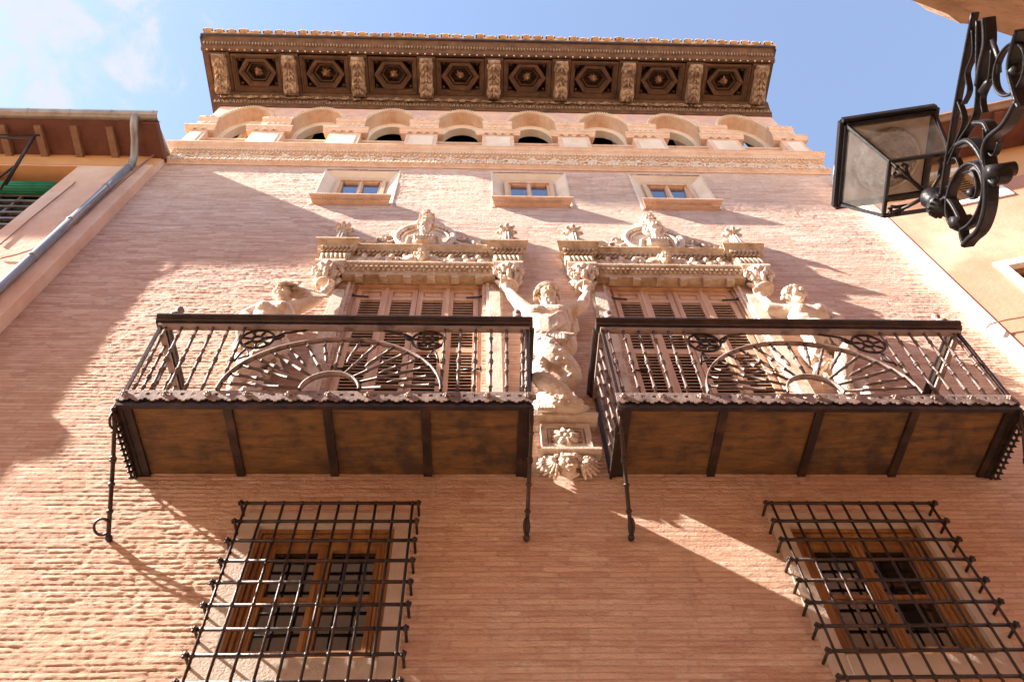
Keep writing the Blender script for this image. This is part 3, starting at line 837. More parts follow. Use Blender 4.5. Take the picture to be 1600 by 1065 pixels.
def curls(mb, P, s, seed, side=0, n=60, long=0.0, band=False):
    r = random.Random(seed)
    for k in range(n):
        a = r.uniform(-2.1, 2.1); e = r.uniform(-.1, 1.25)
        x = .085*math.cos(e)*math.sin(a); y = .01-.095*math.cos(e)*math.cos(a); z = .035+.092*math.sin(e)
        if y < -.045 and z < .075: continue
        pts = [P(x, y, z), P(x*1.25+r.uniform(-.01, .01), y*1.15, z*1.12-.01), P(x*1.35+side*long*.3, y*1.1+.01, z-.035)]
        mb.tube(pts, [.017*s, .016*s, .008*s], 6)
    if long:
        for k in range(20):
            z0 = r.uniform(-.03, .09); u = r.uniform(.6, 1)
            pts = [P(side*.07, .01, z0), P(side*(.12), .02, z0-.01), P(side*(.12+long*.45*u), .03, z0*.6-.035-.03*math.sin(k)), P(side*(.12+long*u), .035, -.06+z0*.25+.012*math.sin(k*2))]
            mb.tube(pts, [.018*s, .019*s, .016*s, .006*s], 6)
    if band: 
        pts = [P(.092*math.sin(t), .01-.102*math.cos(t), .085) for t in [-2.2+4.4*i/14. for i in range(15)]]
        mb.tube(pts, .013*s, 6)

# ------------------------------------------------------------------ carved balcony doors
def portal(cx, seed):
    r = random.Random(seed)
    s = MB()
    for sx in (-1, 1):
        a, b = sorted((cx+sx*.735, cx+sx*.845))
        s.box(a, b, -.055, .03, 6.1, 8.70)
        a, b = sorted((cx+sx*.705, cx+sx*.735))
        s.box(a, b, -.02, .03, 6.1, 8.94)
        a, b = sorted((cx+sx*.845, cx+sx*.875))
        s.box(a, b, -.02, .03, 6.1, 8.74)
    door = make('balcony_door', s, M['stone_pale'], palace)
    f = MB()
    for sx in (-1, 1):
        for (u, v, y) in ((.63, .655, .05), (.655, .68, .02), (.68, .704, .035)):
            a, b = sorted((cx+sx*u, cx+sx*v)); f.box(a, b, y, .12, 6.1, 8.92)
    f.box(cx-.68, cx+.68, .015, .12, 8.925, 8.96); f.box(cx-.63, cx+.63, .03, .12, 8.895, 8.924)
    f.box(cx-.65, cx+.65, .115, .13, 6.1, 8.9)
    make('door_frame', f, M['shutter'], door)
    for k in range(4):
        x0 = cx-.63+.315*k+.003; x1 = x0+.309
        p = MB(); wd = .052; y0, y1 = .035, .078
        p.box(x0, x0+wd, y0, y1, 6.14, 8.885); p.box(x1-wd, x1, y0, y1, 6.14, 8.885)
        z = [(6.14, 6.26), (7.70, 7.77), (8.66, 8.72), (8.83, 8.885)]
        for a, b in z: p.box(x0+wd, x1-wd, y0+.003, y1-.003, a, b)
        p.box(x0+wd, x1-wd, y0+.018, y1-.01, 8.72, 8.83)
        p.box(x0+wd+.02, x1-wd-.02, y0+.008, y0+.02, 8.74, 8.81)
        if k in (0, 2): p.box(x1-.02, x1+.016, y0-.014, y0-.001, 6.15, 8.88)
        p.box(x0+.006, x0+.014, y0-.006, y0-.001, 6.15, 8.88)
        sh = make('shutter', p, M['shutter'], door)
        q = MB()
        for (za, zb) in ((6.26, 7.70), (7.77, 8.66)):
            n = int((zb-za)/.047)
            for i in range(n):
                zc = za+(i+.5)*(zb-za)/n
                q.add([(x0+wd, y0+.006, zc-.014), (x1-wd, y0+.006, zc-.014), (x1-wd, y1-.006, zc+.012), (x0+wd, y1-.006, zc+.012),
                       (x0+wd, y0+.006, zc-.005), (x1-wd, y0+.006, zc-.005), (x1-wd, y1-.006, zc+.021), (x0+wd, y1-.006, zc+.021)],
                      [(0,1,2,3),(4,7,6,5),(0,4,5,1),(1,5,6,2),(2,6,7,3),(3,7,4,0)])
        make('louvre', q, M['shutter'], door)
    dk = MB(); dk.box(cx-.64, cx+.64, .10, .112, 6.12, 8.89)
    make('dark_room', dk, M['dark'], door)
    h = MB()
    for sx in (-1, 1):
        for zz in (8.70, 7.40, 6.55):
            h.tube([(cx+sx*.66, .015, zz), (cx+sx*.50, .028, zz+.004)], .009, 5)
            h.torus((cx+sx*.665, .008, zz), .018, .006, n=10, m=4)
    make('hinge', h, M['iron'], door)
    # architrave with coffered underside
    a = MB()
    prof = [(.12, 8.962), (-.02, 8.962), (-.02, 8.95), (-.10, 8.95), (-.10, 9.0), (-.108, 9.005), (-.108, 9.045), (-.12, 9.05), (-.125, 9.09), (-.15, 9.105), (-.155, 9.125), (-.155, 9.155), (.0, 9.16)]
    a.prof_x(cx-.80, cx+.80, prof)
    a.box(cx-.80, cx+.80, -.05, 0, 9.155, 9.53)
    ent = make('entablature', a, M['stone'], door)
    b = MB()
    for i in range(6): 
        x = cx-.62+i*.25
        b.box(x-.04, x+.04, -.098, -.02, 8.905, 8.951)
    for i in range(30):
        x = cx-.77+i*.0531
        b.box(x-.014, x+.014, -.142, -.10, 9.053, 9.085)
        b.ell((x+.026, -.115, 9.025), (.020, .016, .020), nu=6, nv=4)
    # cornice: middle run
    pm = [(0, 9.50), (-.065, 9.50), (-.065, 9.54), (-.08, 9.545), (-.09, 9.57), (-.12, 9.60), (-.13, 9.605), (-.13, 9.625), (0, 9.635)]
    b.prof_x(cx-.72, cx+.72, pm)
    for i in range(28):
        x = cx-.70+i*.0518
        b.box(x-.015, x+.015, -.095, -.06, 9.51, 9.542)
    # rope under cornice
    for i in range(26):
        x = cx-.70+i*.056
        b.tube([(x-.022, -.055, 9.472), (x+.022, -.075, 9.495)], .014, 5)
    for sx in (-1, 1):
        x0, x1 = sorted((cx+sx*.745, cx+sx*1.125))
        b.box(x0+.03, x1-.03, -.10, 0, 9.155, 9.49)
        b.prof_x(x0+.02, x1-.02, [(0, 9.48), (-.115, 9.48), (-.12, 9.52), (-.14, 9.535), (-.15, 9.565), (-.185, 9.60), (-.20, 9.605), (-.20, 9.63), (0, 9.64)], mitre=.35)
        for i in range(8):
            x = x0+.03+i*(x1-x0-.06)/7.
            b.box(x-.014, x+.014, -.152, -.118, 9.492, 9.527)
        for i in range(7):
            x = x0+.05+i*(x1-x0-.10)/6.
            b.tube([(x-.02, -.105, 9.452), (x+.02, -.125, 9.478)], .014, 5)
        # ribbed leaf block over the capital
        for i in range(6):
            x = x0+.07+i*(x1-x0-.14)/5.
            b.tube([(x, -.10, 9.20), (x+.008, -.125, 9.27), (x-.008, -.12, 9.35), (x, -.10, 9.41)], [.014, .026, .024, .010], 6)
    make('cornice_moulding', b, M['stone'], door)
    # frieze figures
    fr = MB(); scroll_relief(fr, cx-.70, cx-.12, 9.31, .24, -.058, seed+1, 1.5, .035); scroll_relief(fr, cx+.12, cx+.70, 9.31, .24, -.058, seed+2, 1.5, .035)
    for sx in (-1, 1):
        for j in range(6):
            a_ = R(20+j*16); fr.tube([(cx+sx*.07, -.075, 9.30), (cx+sx*(.10+.11*math.cos(a_)), -.095, 9.28+.14*math.sin(a_))], [.028, .010], 5)
        for k in range(3):
            xx = cx+sx*(.32+.15*k)
            fr.ell((xx, -.085, 9.38), (.035, .035, .042), nu=8, nv=6); fr.ell((xx+sx*.03, -.075, 9.29), (.055, .035, .055), nu=8, nv=6)
    make('frieze_carving', fr, M['stone_pale'], door)
    hb = MB(); P = head(hb, (cx, -.11, 9.35), .78, R(8)); curls(hb, P, .78, seed, n=26); body_obj('frieze_head', hb, M['stone_pale'], door, .006, 1)
    # capitals
    for sx in (-1, 1):
        x = cx+sx*.94; c = MB()
        c.prof_x(x-.13, x+.13, [(0, 9.06), (-.14, 9.06), (-.15, 9.075), (-.155, 9.10), (-.175, 9.115), (-.175, 9.15), (0, 9.155)], mitre=.15)
        c.lathe((x, -.07, 8.74), (x, -.07, 9.06), [(0, .075), (.06, .092), (.1, .09), (.16, .075), (.6, .095), (.9, .14), (1, .145)], 14)
        c.torus((x, -.07, 8.755), .085, .018, (1,0,0), (0,1,0), 18, 6)
        cap = make('capital', c, M['stone_pale'], door)
        l = MB()
        for row, (zr, rad, n, ln) in enumerate(((8.80, .085, 9, .10), (8.90, .098, 9, .10))):
            for j in range(n):
                a_ = math.pi*(-1.05+2.1*(j+.5*row)/(n-1))-math.pi/2
                ux, uy = math.cos(a_), math.sin(a_)
                if uy > .35: continue
                l.tube([(x+rad*ux, -.07+rad*uy, zr), (x+(rad+.022)*ux, -.07+(rad+.022)*uy, zr+ln*.6), (x+(rad+.05)*ux, -.07+(rad+.05)*uy, zr+ln), (x+(rad+.065)*ux, -.07+(rad+.065)*uy, zr+ln*.85)], [.024, .028, .020, .008], 6)
        for dx in (-1, 1):
            sp = []
            for i in range(12):
                t = i/11.; aa = t*3.2*math.pi
                sp.append((x+dx*(.125+.034*(1-t)*math.cos(aa)), -.155, 9.00+.034*(1-t)*math.sin(aa)))
            l.tube(sp, [.013]*12, 5)
            l.ell((x+dx*.14, -.13, 8.97), (.03, .035, .04), nu=7, nv=5)
            l.tube([(x, -.16, 8.93), (x+dx*.05, -.165, 9.02), (x+dx*.11, -.155, 9.04)], [.02, .018, .016], 5)
        l.ell((x, -.185, 9.03), (.035, .04, .045), nu=8, nv=6); l.ell((x, -.215, 9.02), (.012, .014, .014), nu=5, nv=4)
        for k in range(16): l.ell((x+r.uniform(-.13, .13), -.145+r.uniform(-.02, .01), r.uniform(8.82, 9.04)), (.018, .022, .024), nu=5, nv=4)
        make('acanthus', l, M['stone_pale'], door)
    # finials: short fluted columns with leafy tops
    for sx in (-1, 1):
        x = cx+sx*.945; c = MB()
        c.lathe((x, -.075, 9.625), (x, -.075, 10.10), [(0, .075), (.06, .075), (.08, .06), (.8, .042), (.84, .055), (.9, .05), (1, .075)], 12)
        for j in range(10):
            a_ = 2*math.pi*j/10
            c.tube([(x+.066*math.cos(a_), -.075+.066*math.sin(a_), 9.68), (x+.046*math.cos(a_), -.075+.046*math.sin(a_), 10.0)], .010, 4)
        for j in range(8):
            a_ = 2*math.pi*j/8; ux, uy = math.cos(a_), math.sin(a_)
            c.tube([(x+.05*ux, -.075+.05*uy, 10.02), (x+.07*ux, -.075+.07*uy, 10.07), (x+.10*ux, -.075+.10*uy, 10.09), (x+.12*ux, -.075+.115*uy, 10.06)], [.022, .030, .026, .012], 6)
        make('finial', c, M['stone_pale'], door)
    # medallion crest
    c = MB(); zc = 9.97
    c.torus((cx, -.045, zc), .335, .036, n=40, m=8)
    c.torus((cx, -.035, zc), .275, .016, n=36, m=6)
    c.prism([(cx+.31*math.cos(2*math.pi*i/36), -.02, zc+.31*math.sin(2*math.pi*i/36)) for i in range(36)], (0, .03, 0))
    for i in range(30):
        a_ = 2*math.pi*i/30; c.ell((cx+.303*math.cos(a_), -.06, zc+.303*math.sin(a_)), (.016, .016, .016), nu=5, nv=4)
    med = make('medallion', c, M['stone_pale'], door)
    b = MB()
    b.ell((cx, -.085, zc-.22), (.15, .075, .10), nu=14, nv=9)
    for k in range(7): b.tube([(cx-.12+.04*k, -.12, zc-.14-.01*abs(k-3)), (cx-.10+.035*k, -.175, zc-.22), (cx-.09+.03*k, -.15, zc-.29)], [.014, .018, .010], 5)
    b.tube([(cx, -.09, zc-.17), (cx, -.13, zc-.05)], [.06, .05], 10)
    P = head(b, (cx, -.15, zc+.05), 1.0, R(12), R(8), beard=seed < 50)
    curls(b, P, 1.0, seed+3, n=40)
    if seed > 50: b.torus((cx, -.13, zc+.07), .115, .022, n=20, m=7)
    for sx in (-1, 1): b.tube([(cx+sx*.20, -.06, zc-.30), (cx+sx*.17, -.11, zc-.16), (cx+sx*.08, -.13, zc-.12)], [.030, .034, .03], 6)
    body_obj('bust', b, M['stone_pale'], door, .007, 1)
    b = MB(); zt = zc+.41
    P = head(b, (cx, -.11, zt), .85, R(10)); curls(b, P, .85, seed+5, n=34)
    for sx in (-1, 1):
        for j in range(5):
            a_ = R(8+j*18); b.tube([(cx+sx*.05, -.07, zt-.05), (cx+sx*(.06+.15*math.cos(a_)), -.05, zt-.09+.14*math.sin(a_))], [.026, .010], 5)
    body_obj('cherub_head', b, M['stone_pale'], door, .006, 1)
    # scrolling side pieces
    for sx in (-1, 1):
        b = MB()
        pts = [(cx+sx*(.33+.56*t), -.04, 9.88-.23*t-.08*math.sin(math.pi*t)) for t in [i/14. for i in range(15)]]
        b.tube(pts, .026, 6)
        for (vx, vz, vr) in ((.42, 9.95, .075), (.80, 9.76, .085), (.60, 9.86, .06)):
            sp = [(cx+sx*(vx+vr*(1-.8*i/13.)*math.cos(i*.75)), -.05, vz+vr*(1-.8*i/13.)*math.sin(i*.75)) for i in range(14)]
            b.tube(sp, .017, 5)
        for k in range(26):
            t = r.random(); x = cx+sx*(.36+.52*t); z = 9.66+r.random()*(.34-.20*t)
            b.ell((x, -.035, z), (.04, .03, .016), Matrix.Rotation(r.uniform(0, 3.1), 3, 'Y'), nu=6, nv=4)
        for j in range(7):
            t = j/6.; b.tube([(cx+sx*(.40+.4*t), -.05, 9.66), (cx+sx*(.42+.42*t), -.06, 9.80-.08*t)], [.022, .008], 5)
        make('crest_scroll', b, M['stone_pale'], door)
    return door
portal(DOORS[0][0], 11)
portal(DOORS[1][0], 61)
# ------------------------------------------------------------------ carved figures
Y = -.13
def V(px, py, y=Y): return at(px, py, y)
def ridge(mb, pts, rad, n=6): mb.tube(pts, rad, n)
SG = 'carved giants holding up the door capitals'

# ---- central bearded giant
root = thing('statue', V(880, 641, -.02), 'bearded stone giant between the two balconies, both arms raised, scaly twisted legs', 'statue', SG)
b = MB()
hc = V(855, 464, -.20)
P = head(b, hc, 1.15, R(10), R(6), beard=True)
neck0 = V(857, 484, -.15)
limb(b, [hc+Vector((0, .03, -.07)), neck0], [.07, .08])
chest = V(856, 500, -.15); waist = V(862, 522, -.14)
b.ell(chest+Vector((0, 0, .02)), (.24, .13, .17), nu=18, nv=12); b.ell((chest+waist)/2, (.20, .125, .22), nu=18, nv=12); b.ell(waist, (.175, .12, .15), nu=16, nv=10)
for sx in (-1, 1): b.ell(chest+Vector((sx*.10, -.085, .03)), (.095, .055, .075), nu=12, nv=8)
sh_l = V(827, 489, -.13); el_l = V(806, 469, -.14); wr_l = V(794, 455, -.12)
sh_r = V(884, 489, -.13); el_r = V(909, 478, -.16); wr_r = V(917, 459, -.13)
limb(b, [chest+Vector((-.14, 0, .07)), sh_l, (sh_l+el_l)/2+Vector((0, 0, -.015)), el_l], [.09, .083, .075, .058])
limb(b, [el_l, (el_l+wr_l)/2, wr_l], [.058, .056, .036])
limb(b, [chest+Vector((.14, 0, .07)), sh_r, (sh_r+el_r)/2+Vector((0, 0, -.02)), el_r], [.09, .083, .077, .058])
limb(b, [el_r, (el_r+wr_r)/2, wr_r], [.058, .056, .036])
hand(b, wr_l, (-.25, -.1, .9), (0, -1, .3), (1, 0, .2), 1.35)
hand(b, wr_r, (.1, -.1, .9), (0, -1, .3), (-1, 0, .2), 1.35)
hipR = V(880, 538, -.14); b.ell(hipR, (.13, .11, .17), nu=14, nv=10)
hipL = V(848, 536, -.14); b.ell(hipL, (.12, .11, .15), nu=14, nv=10)
# two coiling serpent legs
def serp(px, rads):
    pts = [V(x, y, yy) for x, y, yy in px]
    # smooth polyline (Catmull-Rom)
    out = []; rr = []
    Pn = [pts[0]]+pts+[pts[-1]]; Rn = [rads[0]]+rads+[rads[-1]]
    for i in range(1, len(Pn)-2):
        for k in range(6):
            t = k/6.
            a, b_, c, d = Pn[i-1], Pn[i], Pn[i+1], Pn[i+2]
            out.append(.5*((2*b_)+(c-a)*t+(2*a-5*b_+4*c-d)*t*t+(3*b_-a-3*c+d)*t**3)); rr.append(Rn[i]*(1-t)+Rn[i+1]*t)
    out.append(pts[-1]); rr.append(rads[-1])
    return out, rr
s1, r1 = serp([(844, 534, -.16), (862, 554, -.21), (886, 574, -.17), (893, 592, -.13), (878, 606, -.10), (856, 613, -.10), (850, 622, -.13), (870, 632, -.17), (905, 639, -.14), (918, 637, -.10)], [.11, .112, .10, .085, .075, .065, .06, .06, .045, .02])
s2, r2 = serp([(884, 540, -.13), (868, 560, -.11), (848, 570, -.14), (843, 585, -.16), (856, 600, -.20), (876, 612, -.20), (888, 625, -.18), (902, 632, -.16)], [.115, .095, .088, .085, .082, .075, .060, .045])
b.tube(s1, r1, 14); b.tube(s2, r2, 14)
b.ell(V(904, 630, -.17), .045, nu=10, nv=8)
r = random.Random(5)
for sp, rr in ((s1, r1), (s2, r2)):
    for i in range(1, len(sp)-6, 2):
        for a in (-.8, .0, .8):
            if (i//2) % 2: a += .4
            off = Vector((math.sin(a)*.3, -math.cos(a), math.sin(a)*.9)).normalized()*rr[i]
            b.ell(sp[i]+off, rr[i]*.20, nu=6, nv=5)
b.ell(V(846, 634, -.10), (.09, .07, .05), nu=10, nv=7)
for k in range(6): b.tube([V(838+k*5, 640, -.08), V(840+k*5, 634, -.15), V(842+k*5, 639, -.19)], [.03, .035, .015], 7)
body_obj('body', b, M['stone_pale'], root, .0065, 0)
c = MB(); curls(c, P, 1.12, 4, n=70, band=True); body_obj('hair', c, M['stone_pale'], root, .007, 1)
c = MB()
for k in range(7):                       # mantle folds across the chest
    t = k/6.
    a0 = V(828, 492+t*26, -.20); a1 = V(856, 500+t*21, -.285+.02*t); a2 = V(886, 486+t*17, -.22)
    c.tube([a0, (a0+a1)/2+Vector((0, -.035, -.03)), a1, (a1+a2)/2+Vector((0, -.03, -.02)), a2], [.02, .027, .030, .027, .018], 7)
for k in range(7): c.tube([V(884, 488, -.10), V(890+k*1.5, 500, -.10), V(889+k*2.6, 524-abs(k-3)*2, -.06)], [.03, .026, .012], 7)
c.tube([V(884, 488, -.12), V(893, 478, -.12), V(899, 476, -.10), V(902, 482, -.08)], [.03, .03, .02, .01], 7)
body_obj('mantle', c, M['stone_pale'], root, .0075, 0)
c = MB()
for q in (0, 1, 2):
    pts = [V(838+61*i/22., 517+q*4.5+4.5*math.sin(math.pi*i/22.)+(i/22.)*5, -.27+.10*abs(i/22.-.45)*2) for i in range(23)]
    c.tube(pts, .020, 7)
for i in range(26):
    x = 839+2.3*i; c.tube([V(x-2, 519+i*.2, -.27), V(x+2, 514+i*.3, -.27)], .014, 5)
for k in range(8):
    x = 842+k*5.5; c.tube([V(x, 523, -.26), V(x+1, 532, -.27), V(x+2, 539-abs(k-4), -.24)], [.022, .030, .012], 7)
body_obj('rope_belt', c, M['stone_pale'], root, .0075, 0)

# ---- pedestal with flower panel and cherub
root = thing('carved_bracket', V(884, 742, -.02), 'stone bracket with a flower panel and a winged cherub face under the bearded giant', 'bracket')
xa, xb, xc = .435, .885, .655
c = MB()
zt = 6.59
c.prof_x(xa+.0, xb+.02, [(0, zt-.09), (-.06, zt-.09), (-.07, zt-.07), (-.10, zt-.05), (-.13, zt-.04), (-.135, zt-.005), (0, zt)], mitre=.2)
z1 = zt-.095; z0 = 6.205
c.box(xa+.03, xb-.03, -.055, 0, z0, z1)
for (a, b_, y) in ((.03, .075, -.09), (.085, .10, -.075)):
    c.box(xa+a, xa+b_, y, -.05, z0+a-.03, z1-a+.03); c.box(xb-b_, xb-a, y, -.05, z0+a-.03, z1-a+.03)
    c.box(xa+b_, xb-b_, y, -.05, z0+a-.03, z0+b_-.03); c.box(xa+b_, xb-b_, y, -.05, z1-b_+.03, z1-a+.03)
c.prof_x(xa-.0, xb+.02, [(0, z0-.05), (-.07, z0-.05), (-.09, z0-.035), (-.105, z0-.03), (-.105, z0-.005), (0, z0)], mitre=.1)
make('pedestal', c, M['stone_pale'], root)
c = MB(); fc = Vector((xc, -.055, (z0+z1)/2-.01))
for j in range(8):
    a = 2*math.pi*j/8+.2; d = Vector((math.cos(a), 0, math.sin(a)))
    c.tube([fc, fc+d*.05+Vector((0, -.04, 0)), fc+d*.085+Vector((0, -.03, 0)), fc+d*.115+Vector((0, .005, 0))], [.014, .024, .024, .008], 7)
for j in range(8):
    a = 2*math.pi*(j+.5)/8+.2; d = Vector((math.cos(a), 0, math.sin(a)))
    c.tube([fc, fc+d*.10+Vector((0, -.005, 0)), fc+d*.155], [.012, .02, .006], 6)
c.ell(fc+Vector((0, -.04, 0)), .024)
body_obj('flower', c, M['stone_pale'], root, .007, 1)
c = MB(); hc = Vector((xc-.01, -.11, z0-.165))
P = head(c, hc, 1.08, R(10), 0)
for sx in (-1, 1):
    c.ell(hc+Vector((sx*.045, -.055, -.02)), (.035, .035, .035))
    c.tube([(xc+sx*.09, -.05, z0-.09), (xc+sx*.15, -.08, z0-.065), (xc+sx*.20, -.06, z0-.09)], [.025, .034, .022], 8)
    wg = MB(); wg_s = 1.0
    for row in range(3):
        for j in range(8):
            a = R(-80+j*18); q = .055+.032*row
            o_ = Vector((xc+sx*.085, -.05-.015*(2-row), z0-.165))
            d = Vector((sx*math.cos(a), 0, math.sin(a)*.95))
            wg.tube([o_+d*(q-.04), o_+d*q+Vector((0, -.018, 0)), o_+d*(q+.036)], [.014, .018, .006], 6)
    make('wing', wg, M['stone_pale'], root)
for k in range(7): c.ell((xc-.06+.02*k, -.085, z0-.285+.012*abs(k-3)), (.018, .026, .018), nu=8, nv=6)
c.v = [(q[0], q[1]*.55, q[2]) for q in c.v]
body_obj('cherub', c, M['stone_pale'], root, .006, 1)
c = MB(); curls(c, P, 1.08, 8, n=46); c.v = [(q[0], q[1]*.55, q[2]) for q in c.v]; body_obj('hair', c, M['stone_pale'], root, .007, 1)

# ---- the two side giants
def side_giant(side, hp, np_, label, sh_in, el_in, wr_in, sh_out, el_out, wr_out, long, mir):
    root = thing('statue', V(np_[0]+side*0, 640, -.02), label, 'statue', SG)
    b = MB()
    hc = V(*hp, -.19); P = head(b, hc, 1.1, R(12), R(-10*mir))
    nk = V(*np_, -.14); limb(b, [hc+Vector((0, .03, -.06)), nk, nk+Vector((0, .01, -.08))], [.055, .062, .09])
    ch = nk+Vector((-.03*mir, -.01, -.22)); b.ell(ch, (.20, .125, .18), nu=16, nv=12); b.ell(ch+Vector((0, .01, -.22)), (.165, .11, .22), nu=16, nv=12)
    for sx in (-1, 1): b.ell(ch+Vector((sx*.085, -.09, .02)), (.075, .055, .07), nu=12, nv=9)
    a, e, w = V(*sh_in, -.13), V(*el_in, -.15), V(*wr_in, -.12)
    limb(b, [ch+Vector((.10*mir, 0, .12)), a, (a+e)/2, e], [.08, .078, .068, .055]); limb(b, [e, (e+w)/2, w], [.055, .052, .034])
    hand(b, w, (.35*mir, -.1, .9), (0, -1, .3), (-mir, 0, .2), 1.25)
    a, e, w = V(*sh_out, -.13), V(*el_out, -.16), V(*wr_out, -.18)
    limb(b, [ch+Vector((-.10*mir, 0, .12)), a, (a+e)/2, e], [.08, .078, .068, .055]); limb(b, [e, (e+w)/2, w], [.055, .050, .034])
    hand(b, w, (.5*mir, -.3, -.8), (0, -1, 0), (mir, 0, 0), 1.2)
    # hips and coiled scaly legs down to the bracket
    x0 = nk.x-.03*mir; zt_ = ch.z-.40
    b.ell((x0, -.13, zt_), (.17, .12, .16), nu=14, nv=10)
    for q in (-1, 1):
        pts = []; rr = []
        for i in range(30):
            t = i/29.
            pts.append(Vector((x0+q*.12*math.cos(t*5.2)*(1-.25*t)+.03*q, -.13-.05*q*math.sin(t*5.2), zt_-.05-(zt_-6.52)*t))); rr.append(.105-.062*t)
        b.tube(pts, rr, 12)
        for i in range(1, 28, 2):
            for a in (-.7, .7) if (i//2) % 2 else (0,):
                b.ell(pts[i]+Vector((math.sin(a)*.4, -math.cos(a), math.sin(a)*.8)).normalized()*rr[i], rr[i]*.24, nu=6, nv=5)
    b.ell((x0, -.08, 6.50), (.22, .10, .07), nu=12, nv=8)
    body_obj('body', b, M['stone_pale'], root, .0065, 0)
    c = MB(); curls(c, P, 1.05, 14+mir, side=mir*(1 if long else -1), n=60, long=long); body_obj('hair', c, M['stone_pale'], root, .0075, 1)
    c = MB(); r = random.Random(20+mir)
    for k in range(15):
        x = x0-.18+.026*k; c.tube([(x, -.20, zt_+.10), (x+r.uniform(-.03, .03), -.26, zt_-.02), (x+r.uniform(-.04, .04), -.23, zt_-.14-r.uniform(0, .07))], [.022, .028, .010], 6)
    for q in (0, 1): c.tube([(x0-.20+.40*i/14., -.26+.12*abs(i/14.-.5), zt_+.11-q*.04-.03*math.sin(math.pi*i/14.)) for i in range(15)], .02, 7)
    for k in range(26):
        c.ell((x0+r.uniform(-.24, .24), -.12+r.uniform(-.03, .03), zt_-r.uniform(.15, .62)), (.05, .05, .028), Matrix.Rotation(r.uniform(0, 3), 3, 'Y'), nu=7, nv=5)
    body_obj('leaf_girdle', c, M['stone_pale'], root, .0085, 1)
    b = MB(); b.box(x0-.22, x0+.22, -.17, 0, 6.36, 6.45); b.frustum(x0-.14, x0+.14, -.10, 0, 6.16, x0-.20, x0+.20, -.15, 0, 6.359)
    make('base', b, M['stone_pale'], root)
side_giant(-1, (443, 461), (441, 477), 'long haired stone giant left of the left carved door, hair blown to the right',
           (461, 481), (489, 472), (507, 456), (408, 484), (382, 493), (400, 508), .30, 1)
side_giant(1, (1243, 465), (1247, 481), 'curly haired stone giant right of the right carved door, other arm hanging outward',
           (1222, 487), (1203, 481), (1194, 468), (1282, 487), (1312, 500), (1290, 512), .0, -1)
